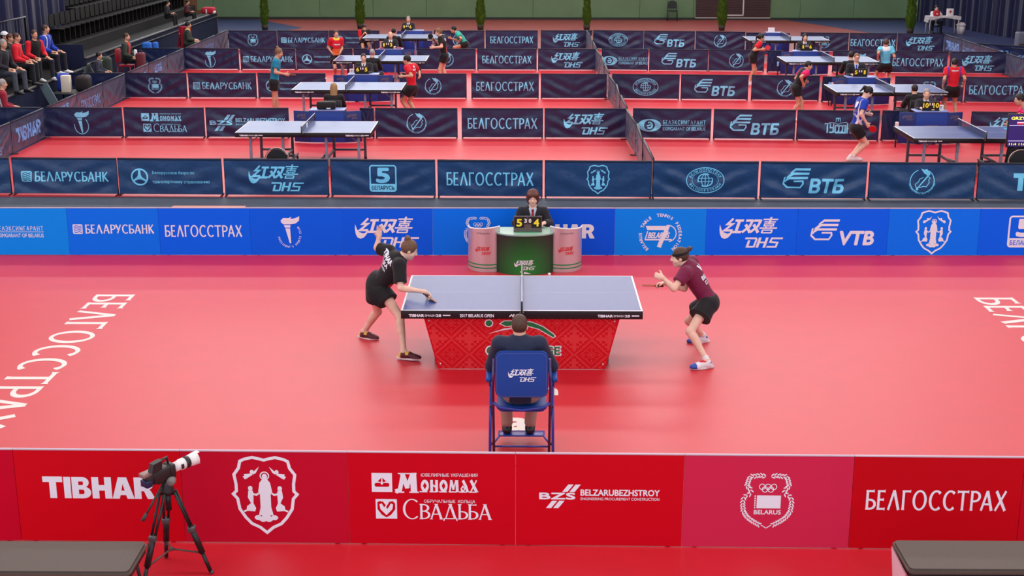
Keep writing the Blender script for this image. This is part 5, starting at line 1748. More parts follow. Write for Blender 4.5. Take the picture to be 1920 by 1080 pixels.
scoreboard('black flip scoreboard reading six to five, second left desk', on_desk('LC', 679), 0, '6', '11', '5', 1.)
scoreboard('black flip scoreboard reading one to three on the bald official\'s desk', on_desk('LD', 727), 0, '1', '11', '3', 1.)
scoreboard('black flip scoreboard reading nine to six on the farthest left desk', on_desk('LE', 764), 0, '9', '11', '6', 1.)
scoreboard('black flip scoreboard reading ten to ten on the nearest right desk', on_desk('RB', 1744), 0, '10', '31', '10', 1.)
scoreboard('black flip scoreboard reading five to one on the second right desk', on_desk('RC', 1612), 0, '5', '11', '1', 1.)
scoreboard('black flip scoreboard reading one to six on the dark-haired woman\'s desk', on_desk('RD', 1512), 0, '1', '22', '6', 1.)


def card(label, loc, w=.1, h=.14, letter='T'):
    r = thing('time_out_card', label, 'card', loc, 0, 'time-out cards')
    p = MB(); p.prism([(-w/2, 0), (w/2, 0), (w/2, h), (-w/2, h)], .004, STAND); p.prism([(-w/2, 0), (w/2, 0), (w/2, .004), (-w/2, .004)], .06, Matrix.Translation((0, .05, 0)) @ STAND); p.build('card', mat('card_white', (236, 236, 238), .5), r)
    if letter:
        g = Ink(); g.text(letter, 0, 0, h*.45, bold=.05); link('printed_letter', g.mesh('printed_letter', lambda a, b_: (a, -.0045, h*.5+b_)), mat('card_ink', (50, 60, 80), .5), r)
    return r


card('white card with the letter T left of the six and five scoreboard', on_desk('LC', 660))
card('white card with the letter T right of the ten and ten scoreboard', on_desk('RB', 1764), .11, .13)
card('white folded card stand on the farthest right desk', on_desk('RE', 1446), .24, .17, '')
cb = thing('black_bag', 'black flat bag on the nearest left blue desk before the long-haired woman', 'bag', on_desk('LB', 612, .14))
MB().box((0, 0, .09), (.42, .16, .17), bev=.03, seg=3).build('bag_body', mat('bag_black', (16, 15, 18), .6), cb)
MB().box((.06, -.081, .03), (.09, .004, .025)).build('bag_tag', M_LET_W, cb)
for key, px, lab, c in (('LD', 716, 'pink folded towel left of the one and three scoreboard', (206, 70, 96)), ('LD', 748, 'pink folded towel right of the one and three scoreboard', (212, 96, 112))):
    p = on_desk(key, px, .1); tag(MB().box((p[0], p[1], p[2]+.02), (.16, .1, .035), bev=.012, seg=3).build('towel', mat('towel_%d' % c[1], c, .9)), lab, 'towel')
for px, py, Y, lab, c, sz in ((1556, 155, 21.15, 'blue bottle carton left of the second right desk', (110, 170, 214), (.06, .06, .14)), (1561, 155, 21.1, 'pale pink carton beside the blue carton at the second right desk', (224, 170, 184), (.06, .06, .13)),
                              (1682, 229, 14.6, 'white bottle carton hanging left of the nearest right desk', (220, 214, 214), (.07, .06, .16)), (1459, 116, 27.9, 'pale blue bottle carton left of the third right desk', (120, 176, 214), (.06, .06, .14))):
    p = atY(px, py, Y); b0 = MB(); b0.box((0, 0, sz[2]/2), sz, bev=.01); b0.tube([(0, 0, sz[2]-.01), (0, 0, sz[2]+.03)], .018, 8)
    r = thing('towel_box', lab.replace('carton', 'towel box').replace('bottle ', ''), 'box', (p[0], p[1], .004)); zt = p[2]-sz[2]
    q = MB(); q.box((0, 0, zt+sz[2]/2), sz, bev=.01); q.build('holder', mat('box_%d_%d' % c[:2], c, .6), r); q = MB(); q.box((0, 0, (zt+.01)/2), (.03, .03, max(.05, zt-.01))); q.build('post', M_TUBE, r)

# score screen at the right edge
sc = thing('score_screen', 'dark purple score screen with a player name and flag at the right edge', 'screen', (9.58, 9.85, .004))
MB().box((0, 0, 1.14), (1.06, .06, .63), bev=.008).build('screen_case', M_BLK, sc)
m = bpy.data.materials.new('screen_purple'); m.use_nodes = True; b = m.node_tree.nodes['Principled BSDF']; b.inputs['Base Color'].default_value = rgb(36, 16, 84); b.inputs['Emission Color'].default_value = rgb(40, 18, 92); b.inputs['Emission Strength'].default_value = .55; b.inputs['Roughness'].default_value = .3
sp = MB().box((0, -.032, 1.14), (1.03, .006, .6)).build('display', m, sc)
def lit(n, c):
    m = bpy.data.materials.new(n); m.use_nodes = True; b = m.node_tree.nodes['Principled BSDF']; b.inputs['Base Color'].default_value = rgb(*c); b.inputs['Emission Color'].default_value = rgb(*c); b.inputs['Emission Strength'].default_value = .6; return m
g = Ink(); g.text('GRZYBO', -.48, .235, .055, w=.4, align='l', bold=.05); g.text('11:4', -.48, -.25, .04, w=.13, align='l', bold=.04); g.text('11:8', -.3, -.25, .04, w=.13, align='l', bold=.04)
link('screen_words', g.mesh('screen_words', lambda a, b_: (a, -.0365, 1.14+b_)), lit('lit_yellow', (250, 240, 90)), sp)
g = Ink(); g.bar(-.51, .1, .5, .1, .01); g.bar(-.51, -.19, .5, -.19, .01); g.poly([(-.37, .125), (-.17, .125), (-.17, .165), (-.37, .165)])
g.poly([(-.5, -.255), (-.5, -.25), (-.49, -.25)]); link('screen_lines', g.mesh('screen_lines', lambda a, b_: (a, -.0368, 1.14+b_)), lit('lit_lilac', (206, 196, 232)), sp)
g = Ink(); g.poly([(-.37, .125), (-.17, .125), (-.17, .155), (-.37, .155)]); link('screen_flag', g.mesh('screen_flag', lambda a, b_: (a, -.0372, 1.135+b_)), lit('lit_red', (220, 50, 60)), sp)
m = MB(); m.grid(lambda u, v: Vector(((-.5-.12*v+(1+.2*v)*u), -.02-.1*v+.02*math.sin(u*30), .83-.82*v)), 40, 4); m.build('cloth_skirt', mat('black_cloth', (18, 17, 22), .85), sc)

# ------------------------------------------------------------------ conifers along the back wall
M_THUJ = mat('thuja', (66, 92, 22), .8, .2, vary=.35, vscale=9); M_TRUNK = mat('trunk', (70, 50, 36), .8); M_POT = mat('pot', (60, 50, 44), .7)


def thuja(label, x, y, h=2.5, r0=.25, seed=1):
    q = random.Random(seed); r = thing('potted_conifer', label, 'conifer', (x, y, .002), 0, 'potted conifers along the back wall')
    MB().lathe([(.001, 0), (.12, 0), (.16, .22), (.14, .22), (.001, .2)], (0, 0, 0), 14).build('pot', M_POT, r)
    MB().tube([(0, 0, .2), (0, 0, h*.8)], [.03, .01], 6).build('trunk', M_TRUNK, r)
    m = MB()
    def prof(t): return r0*(min(1, .55+t*3.2))*(1-t)**.72
    m.grid(lambda u, v: Vector((prof(v)*.8*math.cos(2*PI*u)*(1+.12*math.sin(9*u*6.28+20*v)), prof(v)*.8*math.sin(2*PI*u)*(1+.12*math.cos(7*u*6.28+17*v)), .2+v*(h-.24))), 22, 26)
    for k in range(520):
        t = q.random()**1.25; a = q.uniform(0, 2*PI); rr = prof(t)*q.uniform(.72, .92); z = .2+t*(h-.26)
        d = Vector((math.cos(a)*.45, math.sin(a)*.45, 1)).normalized(); p = Vector((math.cos(a)*rr, math.sin(a)*rr, z)); l = q.uniform(.09, .17)
        m.tube([p, p+d*l*.5, p+d*l], [.022, .018, .002], 4, cap=False)
    m.build('foliage', M_THUJ, r); return r


for k, (px, py, lab, hh, rr) in enumerate(((497, 56, 'dark slim conifer at the left end of the back wall', 2.6, .2), (681, 50, 'conifer behind the far player in black and red', 2.4, .24), (901, 56, 'conifer right of the crouching player in teal', 2.4, .24),
                                           (1100, 56, 'slim pointed conifer above the barrier between courts', 2.1, .2), (1353, 57, 'conifer in front of the brown slatted doors', 2.4, .24), (1706, 63, 'yellowish conifer beside the first-aid table', 2.9, .24))):
    p = at(px, py); thuja(lab, p[0], min(p[1], 44.6), hh, rr, k+3)

# first-aid table
fx, fy = 17.55, 42.6
M_CLOTH = mat('white_cloth', (216, 212, 214), .7)
fa = thing('folding_table', 'white first-aid table in front of the navy curtain', 'table', (fx, fy, .008))
m = MB(); m.box((0, 0, .715), (1.3, .6, .03), bev=.01); m.grid(lambda u, v: Vector(((u-.5)*1.34, -.31-.01*math.sin(u*40), .735-.1*v-.04*v*math.cos(u*2*PI))), 24, 2); m.grid(lambda u, v: Vector((-.66-.02*v, (u-.5)*.62, .735-.26*v)), 6, 2); m.build('tablecloth', M_CLOTH, fa)
for sx in (-1, 1):
    for sy in (-1, 1): MB().tube([(sx*.58, sy*.26, .7), (sx*.61, sy*.27, .0)], .018, 8).build('leg', M_CLOTH, fa)
aid = thing('first_aid_box', 'white box with a red cross on the first-aid table', 'box', (fx+.28, fy, .738))
MB().box((0, 0, .15), (.26, .14, .3), bev=.01).build('case', mat('aid_white', (228, 226, 226), .5), aid)
g = Ink(); g.bar(-.06, 0, .06, 0, .04); g.bar(0, -.06, 0, .06, .04); link('cross', g.mesh('cross', lambda a, b_: (a, -.072, .18+b_)), mat('aid_red', (190, 30, 40), .5), aid)
rb = thing('red_bag', 'red bag with a white mark on the first-aid table', 'bag', (fx-.3, fy-.1, .738))
MB().box((0, 0, .12), (.28, .16, .24), bev=.06, seg=3).build('bag_body', mat('bag_red', (196, 24, 44), .6), rb); MB().box((0, -.082, .1), (.07, .006, .05)).build('mark', M_LET_W, rb)
bn = thing('waste_bin', 'white lidded bin right of the first-aid table', 'bin', (fx+.78, fy-.05, .006))
MB().lathe([(.001, 0), (.15, 0), (.18, .34), (.001, .34)], (0, 0, 0), 18).build('bucket', M_CLOTH, bn); MB().lathe([(.2, .34), (.2, .38), (.12, .46), (.001, .48)], (0, 0, 0), 18).build('lid', M_CLOTH, bn)

# ------------------------------------------------------------------ stands on the left
M_STEP = mat('stand_deck', (20, 19, 20), .7, .2, vary=.1); M_DUSTY = mat('stand_rail', (70, 70, 68), .5, .4); M_NCL = mat('stand_cloth', (19, 25, 54), .8, .2, vary=.1, vscale=3); M_SEAT = mat('stand_seat', (19, 18, 19), .6, .15)
mb = MB(); mb.box((-13.55, 18.3, .3), (1.9, 11.6, .6), bev=.01, seg=1); o = mb.build('stand_platform', M_STEP); o['kind'] = 'structure'
mb = MB(); mb.box((-12.56, 18.3, .31), (.03, 11.6, .62)); o = mb.build('stand_front', M_NCL); o['kind'] = 'structure'
mb = MB(); mb.tube([(-12.56, 12.5, .66), (-12.56, 24.1, .66)], .04, 8); o = mb.build('trim_1', M_DUSTY); o['kind'] = 'structure'
mb = MB()
for k in range(7):
    y0 = 24.2 if k < 2 else 29.1
    mb.box((-13.1-.8*k, (y0+41.8)/2, .43+.16*k), (.82, 41.8-y0, .86+.32*k), bev=.01, seg=1)
o = mb.build('stand_steps', M_STEP); o['kind'] = 'structure'
mb = MB(); mb.box((-12.66, 33, .43), (.05, 17.6, .86)); o = mb.build('stand_front', M_NCL); o['kind'] = 'structure'
mb = MB(); mb.box((-12.64, 33, .9), (.1, 17.6, .05), bev=.01); mb.tube([(-12.6, 24.2, .74), (-12.6, 41.8, .74)], .02, 6); o = mb.build('trim_2', M_DUSTY); o['kind'] = 'structure'
mb = MB(); mb.box((-13.15, 24.15, .65), (1.0, .05, 1.3), bev=.006); o = mb.build('stand_end', M_NCL); o['kind'] = 'structure'
mb = MB(); mb.box((-13.0, 41.82, .5), (.8, .04, 1.0)); mb.box((-14.6, 41.82, .8), (2.4, .04, 1.6)); o = mb.build('stand_end', mat('stand_wood', (110, 78, 50), .6)); o['kind'] = 'structure'
# grey slanting stair cheeks seen between the bags
for x, y, lab in ((-12.3, 19.9, 'slanting grey panel beside the white bag'), (-12.3, 23.6, 'slanting grey panel beside the black backpack')):
    r = thing('slanted_panel', lab, 'panel', (x, y, .004), .0, 'slanting grey panels of the stand')
    MB().prism([(-.24, .72), (.0, .72), (.34, .04), (.08, .04)], .05, STAND).build('panel', mat('cheek_grey', (92, 112, 120), .6), r)
# rows of dark folding seats
seat0 = None
sm = MB(); sm.prism(rrect(.42, .34, .05), .035, Matrix.Translation((0, 0, .42)), .008); sm.prism([(-.2, 0), (.2, 0), (.21, .3), (.17, .36), (-.17, .36), (-.21, .3)], .03, Matrix.Translation((0, .2, .5)) @ STAND, .006); sm.box((0, .12, .21), (.06, .3, .42))
seat_me = sm.mesh('stadium_seat'); seat_me.materials.append(M_SEAT)
for k in range(1, 7):
    for j in range(1 if k < 2 else 9, 33):
        o = bpy.data.objects.new('stadium_seat', seat_me); COL.objects.link(o)
        o.location = (-13.12-.8*k+.1, 24.9+.5*j+.2, .86+.32*k+.002); o.rotation_euler = (0, 0, PI/2)
        tag(o, 'empty dark folding seat in the rows of the left stand', 'seat', 'dark seats of the left stand')
for x, y, z, ln in ((-14.2, 15.5, .6, 4.2), (-14.2, 19.8, .6, 4.2)):
    r = thing('guard_rail', 'dark guard rail before the navy curtain, '+('nearer' if y < 16 else 'farther')+' of two', 'railing', (x, y, z), PI/2, 'guard rails of the left stand')
    m = MB(); m.tube([(0, 0, 0), (0, 0, 1.5), (ln, 0, 1.5), (ln, 0, 0)], .025, 8); m.tube([(0, 0, .75), (ln, 0, .75)], .018, 6); m.build('rail_frame', M_BLK, r)
    m = MB()
    for q in range(1, 18): m.tube([(ln*q/18, 0, .02), (ln*q/18, 0, 1.48)], .01, 6)
    m.build('bars', M_BLK, r)
# bench rows for the spectators and loose things
for y, n, lab in ((15.2, 1, 'nearer'), (19.6, 1, 'farther')):
    r = thing('spectator_bench', 'low dark spectator bench on the left platform, '+lab+' of two', 'bench', (-13.35, y+.5, .602), PI/2, 'spectator benches')
    MB().box((0, 0, .41), (3.6, .36, .05), bev=.01).build('seat', M_STEP, r)
    for s in (-1, 1): MB().box((s*1.6, 0, .19), (.06, .3, .38)).build('leg', M_BLK, r)


def soft_bag(name, label, cat, loc, sz, c, rz=0., top=True):
    r = thing(name, label, cat, loc, rz)
    MB().box((0, 0, sz[2]/2), sz, bev=min(sz)*.28, seg=3).build('bag_body', mat('bag_%d_%d_%d' % c, c, .7, vary=.15), r)
    if top: MB().tube([(-sz[0]*.2, 0, sz[2]*.97), (-sz[0]*.1, 0, sz[2]+.07), (sz[0]*.1, 0, sz[2]+.07), (sz[0]*.2, 0, sz[2]*.97)], .012, 6).build('handle', M_BLK, r)
    return r


stool = thing('low_table', 'low dark table carrying the white bag beside the left stand', 'table', (-12.0, 20.9, .004))
MB().box((0, 0, .36), (.85, .8, .04), bev=.01).build('table_top', mat('low_table_top', (62, 66, 64), .5), stool)
for sx in (-1, 1):
    for sy in (-1, 1): MB().box((sx*.36, sy*.34, .17), (.04, .04, .34)).build('leg', M_BLK, stool)
wb = thing('paper_bag', 'tall white paper bag on the low table beside the left stand', 'bag', (-12.1, 20.75, .384))
m = MB(); m.box((0, 0, .22), (.24, .16, .44), bev=.01); m.build('bag_body', mat('paper_white', (226, 218, 200), .7), wb)
soft_bag('sports_bag', 'black and red sports bag right of the white paper bag', 'bag', (-11.72, 21.0, .384), (.36, .5, .42), (34, 26, 30))
soft_bag('cloth_bundle', 'bright blue cloth bundle left of the white paper bag', 'cloth', (-12.27, 21.05, .384), (.3, .36, .46), (40, 64, 170), 0, False)
bp = soft_bag('backpack', 'dark green backpack with a lime stripe beside the seated boy', 'backpack', (-12.1, 24.2, .004), (.42, .36, .95), (34, 46, 40))
MB().box((0, -.185, .86), (.2, .01, .03), .5).build('lime_stripe', mat('lime', (170, 214, 70), .6), bp)
for px, lab in ((275, 'bright blue plastic bag on the floor left of its neighbour, by the stand'), (291, 'smaller bright blue plastic bag right of the other blue bag')):
    p = atX(px, 80, -12.36); soft_bag('plastic_bag', lab, 'bag', (p[0], p[1], .004), (.3 if px < 280 else .18, .24, max(.3, p[2]-.004+.02)), (30, 100, 196), 0, False)
rj = thing('red_jacket', 'red jacket hung over a chair near the far end of the stand', 'jacket', (-11.9, 33.2, .004))
m = MB(); m.grid(lambda u, v: Vector(((u-.5)*(.4+.25*v), .05*math.sin(u*18)+.04*v, 1.02-.98*v)), 20, 8); m.grid(lambda u, v: Vector(((u-.5)*(.36+.2*v), .12+.03*math.sin(u*14), 1.0-.9*v)), 20, 8); m.build('cloth', mat('jacket_red', (166, 22, 52), .7), rj)
m = MB(); m.tube([(-.17, .08, 1.0), (.17, .08, 1.0)], .05, 8); m.build('collar', mat('jacket_red', (166, 22, 52)), rj)
rf = thing('folded_clothes', 'red and white folded clothes on the far end of the stand rail', 'clothes', (-12.75, 40.9, .928))
m = MB(); m.box((0, 0, .12), (.5, .6, .24), bev=.08, seg=3); m.build('red_cloth', mat('jacket_red2', (176, 22, 50), .8), rf)
m = MB(); m.box((.22, -.1, .05), (.16, .3, .1), bev=.03, seg=3); m.box((-.02, -.31, .1), (.05, .01, .16)); m.build('white_cloth', M_CLOTH, rf)
gb = thing('equipment_case', 'grey equipment case beyond the right side line', 'case', (17.9, 33.9, .008))
MB().box((0, 0, .42), (.6, .4, .84), bev=.05, seg=3).build('case_body', mat('case_grey', (92, 96, 112), .6), gb); MB().box((.0, -.205, .3), (.5, .02, .3), bev=.01).build('front_pocket', mat('case_dark', (60, 36, 48), .6), gb)
# ------------------------------------------------------------------ people
VIEW = nrm(np.array([0, .95, -.3]))
SK = SKIN(); SK2 = SKIN('skin_warm', (206, 158, 130)); SK3 = SKIN('skin_pale', (228, 190, 168))
F_BLACK = fabric('black', (22, 21, 24)); F_SUIT = fabric('suit', (30, 32, 40)); F_NAVY = fabric('navy_suit', (34, 42, 66)); F_RED = fabric('red', (206, 24, 44)); F_MAROON = fabric('maroon', (112, 22, 62), .65)
F_WHITE = fabric('white', (222, 226, 232)); F_TEAL = fabric('teal', (20, 128, 160)); F_GREEN = fabric('green_teal', (40, 170, 150)); F_ORANGE = fabric('orange', (224, 96, 40)); F_YELLOW = fabric('yellow', (232, 200, 60))
F_PINK = fabric('pink', (224, 20, 104)); F_CYAN = fabric('cyan', (96, 196, 226)); F_BLUE = fabric('royal', (24, 60, 170)); F_BEIGE = fabric('beige', (168, 138, 124)); F_GREYT = fabric('grey_trousers', (70, 76, 88)); F_TIE = fabric('tie_red', (150, 24, 40)); F_DGREEN = fabric('dark_green', (44, 54, 46)); F_JEANS = fabric('jeans', (52, 66, 100)); F_SHIRTB = fabric('pale_blue', (190, 202, 220))
SHOE_W = mat('shoe_white', (226, 228, 230), .5); SHOE_B = mat('shoe_black', (20, 20, 22), .35, .5); SHOE_M = mat('shoe_maroon', (84, 24, 36), .5); SHOE_Y = mat('shoe_yellow', (226, 186, 50), .5); SHOE_BL = mat('shoe_blue', (50, 80, 170), .5); SHOE_R = mat('shoe_red', (200, 24, 60), .5); SOLE = mat('sole_white', (230, 230, 228), .5); SOCK = mat('sock_white', (226, 226, 228), .8)
M_LET_G = mat('print_grey', (150, 150, 176), .6)


def tie_and_collar(B, tie=F_TIE):
    """shirt front, tie knot and blade lying on the chest"""
    J, K = B.J, B.k
    def q(t, out, s=0.): return Vector(lerp(J['neck'], J['pelvis'], t)+B.fw*out*K+B.rt*s-B.off)
    M = Matrix((B.rt, B.fw, B.up)).transposed()
    pts = [q(.03, .082), q(.1, .109), q(.2, .132), q(.34, .146), q(.52, .14)]
    m = MB()
    ws = [.022, .014, .02, .028, .034]
    n0 = 0
    m.grid(lambda u, v: pts[min(3, int(v*4))].lerp(pts[min(3, int(v*4))+1], v*4-min(3, int(v*4)))+Vector(B.rt)*((u-.5)*2*(ws[min(3, int(v*4))]+(ws[min(3, int(v*4))+1]-ws[min(3, int(v*4))])*(v*4-min(3, int(v*4))))) + Vector(B.fw)*(.006-.012*abs(u-.5)), 4, 12)
    m.box(tuple(q(.045, .09)), (.036, .03, .034), M, .008)
    m.build('tie', tie, B.root)


def suit(B, jacket=F_SUIT, tie=F_TIE, shirt=F_WHITE, front=True, sleeve=1.9):
    if front:
        B.shirt(shirt, .5, .02, .008, 'shirt', neck=.052)
        B.shirt(jacket, sleeve, .14, .018, 'jacket', vneck=.42)
        if tie: tie_and_collar(B, tie)
    else: B.shirt(jacket, sleeve, .14, .02, 'jacket', neck=.05)


# ---- left player of the main match
J = dict(head=atY(768, 468, .13), neck=atY(752, 481, .14), pelvis=atY(709, 541, .25), shR=atY(749, 497, -.0), shL=atY(730, 471, .3),
         elR=atY(751, 540, -.14), wrR=atY(795, 547, -.32), elL=atY(707, 465, .42), wrL=atY(710, 446, .44),
         hipR=atY(717, 547, .17), hipL=atY(702, 546, .34), knR=atY(750, 595, -.02), anR=atY(757, 660, -.25), toeR=atY(784, 671, -.29), knL=atY(708, 584, .5), anL=atY(682, 622, .6), toeL=atY(700, 631, .54))
B = Body('person', 'woman in black shirt and shorts lunging over the left end of the main table', J, (.9, .12, -.42), .0075, .96, .95, (.25, 0, 1), SK3, base=(-1.6, .2, .004))
bd = nrm(atY(818, 564, -.36)-atY(797, 549, -.33)); bn = np.cross(bd, VIEW)
B.body({'R': (nrm(atY(806, 553, -.33)-J['wrR']), nrm(-VIEW*.6+np.array([0, 0, -.9])), dict(curl=.95, spread=.1)), 'L': (nrm(np.array([.12, .05, 1])), nrm(np.array([.5, -.85, 0])), dict(curl=.12, spread=.55))})
B.face(brow='fair')
B.hair('bun', 'lightbrown')
def z1(c): s = (c-J['neck'])@B.rt; u = (c-J['pelvis'])@B.up; f = (c-J['pelvis'])@B.fw; return ((f > .01) & (u < .2) & (u > -.02) & (s > .05) & (s < .17)).astype(int)
sh = B.shirt([F_BLACK, F_RED], .78, .1, .022, zone=z1, neck=.058)
B.shorts([F_BLACK, F_RED], .36, .03, .05)
B.shoes([SHOE_M, SHOE_Y, SOLE], lambda f, d, s: np.where(d > .062, 2, np.where((f < -.03) | ((f > .03) & (f < .07) & (d < .02)), 1, 0)), sole=SOLE)
bk = -B.fw
ctr = lerp(J['neck'], J['pelvis'], .3)
rd = nrm(J['shR']-J['shL'])
for t, txt, w_, h_, bold in ((.16, 'TIBHAR', .26, .062, .06), (.3, 'POLSKA', .21, .052, .06), (.42, 'GRZYBOWSKA', .2, .032, .03)):
    g = Ink(); g.text(txt, 0, 0, h_, w=w_, bold=bold); B.decal(sh, g, lerp(J['neck'], J['pelvis'], t)-B.rt*.035, B.rt, -B.fw, M_LET_W)
bat('red and black bat held low over the table by the left player', J['palmR']-bd*.02, bd, bn)
# ---- right player of the main match
J = dict(head=atY(1274, 482, .03), neck=atY(1287, 495, .03), pelvis=atY(1329, 566, .0), elL=atY(1264, 541, -.24), wrL=atY(1243, 521, -.2), elR=atY(1283, 541, .12), wrR=atY(1247, 531, .1),
         hipL=atY(1326, 572, -.1), hipR=atY(1325, 568, .1), knL=atY(1294, 622, -.32), anL=atY(1326, 677, -.52), toeL=atY(1303, 689, -.56), knR=atY(1292, 602, .28), anR=atY(1319, 630, .47), toeR=atY(1297, 639, .44))
up = nrm(J['neck']-J['pelvis']); rt = np.array([.42, .9, 0]); rt = nrm(rt-up*(rt@up))
J['shL'] = J['neck']-rt*.165-up*.05; J['shR'] = J['neck']+rt*.165-up*.05
B = Body('person', 'woman in maroon shirt, black skirt and headband crouching ready right of the main table', J, (-1, .02, -.1), .0075, .95, .93, (.05, 0, 1), SK3, base=(2.15, 0, .004))
B.body({'L': (nrm(np.array([-.75, .2, .25])), nrm(np.array([-.2, .9, -.3])), dict(curl=1.15, spread=.05)), 'R': (nrm(np.array([-1, .0, -.05])), nrm(np.array([0, -.3, -.9])), dict(curl=1.0, spread=.1))})
B.face(brow='dark')
B.hair('highbun', 'brown')
f = Field(); R_ = [B.hx, B.hf, B.hu]; H = J['head']
f.ell(H+B.hu*.02-B.hf*.016, R_, (.0865, .1035, .1), .01); f.cut(H+B.hu*.062+B.hf*0, B.hu+B.hf*.12); f.cut(H+B.hu*.028, -(B.hu+B.hf*.12))
B.link('headband', f.mesh('headband', .0075, B.off), F_BLACK)
def z2(c):
    u = (c-J['pelvis'])@B.up; s = (c-J['pelvis'])@B.fw; r = (c-J['pelvis'])@B.rt
    return np.where((np.abs(u-.0-.45*(s+.02)) < .016) & (r < .05) & (u < .1), 1, 0)
sh = B.shirt([F_MAROON, F_WHITE, F_BLACK], .6, .06, .02, zone=z2, neck=.056)
B.shorts(F_BLACK, .46, .035, .05, 'skirt', .07)
B.shoes([SHOE_W, SHOE_BL, SHOE_R], lambda f, d, s: np.where((d < .0) & (f > .02), 2, np.where((f > .15) | (d < .02) & (f < -.02), 1, 0)), sock=SOCK, sole=SOLE)
g = Ink(); g.text('BEL', 0, 0, .05, w=.12, bold=.05); B.decal(sh, g, lerp(J['neck'], J['pelvis'], .42)-B.rt*.01, B.rt, -B.fw, M_LET_W)
g = Ink(); g.text('D.T', 0, 0, .045, w=.1, bold=.05); B.decal(sh, g, lerp(J['neck'], J['pelvis'], .55)-B.rt*.0, B.rt, -B.fw, M_LET_W)
g = Ink(); g.poly([(-.055, .04), (-.02, .04), (0, -.01), (.02, .04), (.055, .04), (.015, -.045), (-.015, -.045)]); B.decal(sh, g, lerp(J['neck'], J['pelvis'], .2)+B.rt*.02, B.rt, -B.fw, M_LET_W)
bd = nrm(np.array([-1, .02, .02])); bat('red bat held level by the right player', J['palmR']-bd*.0, bd, np.cross(bd, VIEW))
# ---- official on the blue chair, from behind
Jn = dict(pelvis=V3(-.01, -3.27, .71), neck=atY(974, 634, -3.3), head=atY(974, 611, -3.27))
Jn['shL'] = Jn['neck']+V3(-.185, .0, -.05); Jn['shR'] = Jn['neck']+V3(.185, .0, -.05)
for s, sd in ((-1, 'L'), (1, 'R')):
    Jn['el'+sd] = V3(s*.285, -3.2, .94); Jn['wr'+sd] = V3(s*.25, -2.98, .93); Jn['hip'+sd] = V3(s*.09, -3.25, .68)
    Jn['kn'+sd] = V3(s*.14-.02, -2.84, .66); Jn['an'+sd] = V3(s*.115-.03, -2.84, .2); Jn['toe'+sd] = V3(s*.12-.03, -2.7, .14)
B = Body('person', 'official in navy jacket seated on the blue chair, seen from behind', Jn, (0, 1, -.12), .008, .97, 1., base=(-.01, -3.2, .004))
B.body({'L': (V3(.5, .8, -.2), V3(0, 0, -1), dict(curl=.4)), 'R': (V3(-.5, .8, -.2), V3(0, 0, -1), dict(curl=.4))}); B.face()
B.hair('crop', 'brown'); B.shirt(F_WHITE, .4, .0, .008, 'shirt', neck=.05); B.shirt(F_NAVY, 1.92, .1, .022, 'jacket', neck=.056); B.trousers(F_BEIGE); B.shoes(SHOE_B)
# ---- official behind the green stand
J, fwd, rt = sit((.16, 4.42, .004), 270, .3, .95, .08, wr={'L': (.33, 4.12, .665), 'R': (-.02, 4.12, .665)}, knee_fwd=.2, foot={'L': (.28, 4.45, .1), 'R': (.04, 4.45, .1)})
hd = atY(999, 371, 4.34); J['head'] = hd; J['neck'] = hd+V3(0, .03, -.15); 
for sd, s in (('L', 1), ('R', -1)): J['sh'+sd] = J['neck']+V3(s*.165, 0, -.06); J['el'+sd] = V3(.16+s*.25, 4.3, .62)
B = Body('person', 'official with reddish bowl haircut and red tie seated behind the green umpire stand', J, (-.02, -1, -.1), .008, .95, 1., base=(.16, 4.42, .004), skin=SK3)
B.body({'L': (V3(-.5, -.8, 0), V3(0, 0, -1), dict(curl=.4)), 'R': (V3(.5, -.8, 0), V3(0, 0, -1), dict(curl=.4))}); B.face(brow='auburn'); B.hair('bob', 'auburn')
suit(B, F_SUIT, F_TIE, F_SHIRTB); B.trousers(F_SUIT); B.shoes(SHOE_B)
st = thing('stool', 'low stool under the official behind the green umpire stand', 'stool', (.16, 4.45, .004))
MB().lathe([(.001, .19), (.17, .19), (.18, .22), (.16, .24), (.001, .24)], (0, 0, 0), 20).build('seat', M_BLK, st)
for a in range(4): MB().tube([(.12*math.cos(a*PI/2+.8), .12*math.sin(a*PI/2+.8), .19), (.17*math.cos(a*PI/2+.8), .17*math.sin(a*PI/2+.8), .002)], .012, 6).build('leg', M_BLK, st)


# ---- players on the back courts
def player(label, Jf, look, hair, hcol, shirt, shorts=F_BLACK, hands=None, zone=None, skin=None, sleeve=.62, hem=.05, shoe=SHOE_W, upto=.42, name='person'):
    J, fwd, rt = Jf
    B = Body(name, label, J, look if look is not None else fwd, .0125, .96, .95, skin=skin or SK2)
    hd = {'L': (nrm(J['wrL']-J['elL']), -rt if False else rt, dict(curl=.6)), 'R': (nrm(J['wrR']-J['elR']), -rt, dict(curl=.6))}
    hd.update(hands or {})
    B.body(hd, True)
    B.hair(hair, hcol); sh = B.shirt(shirt, sleeve, hem, .018, zone=(lambda c: zone(B, c)) if zone else None); B.shorts(shorts, upto); B.shoes(shoe, sock=SOCK)
    return B, sh


def z_sleeve(B, c): return (np.abs((c-B.J['neck'])@B.rt) > .155).astype(int)
def z_right_sleeve(B, c): return ((c-B.J['neck'])@B.rt > .13).astype(int)


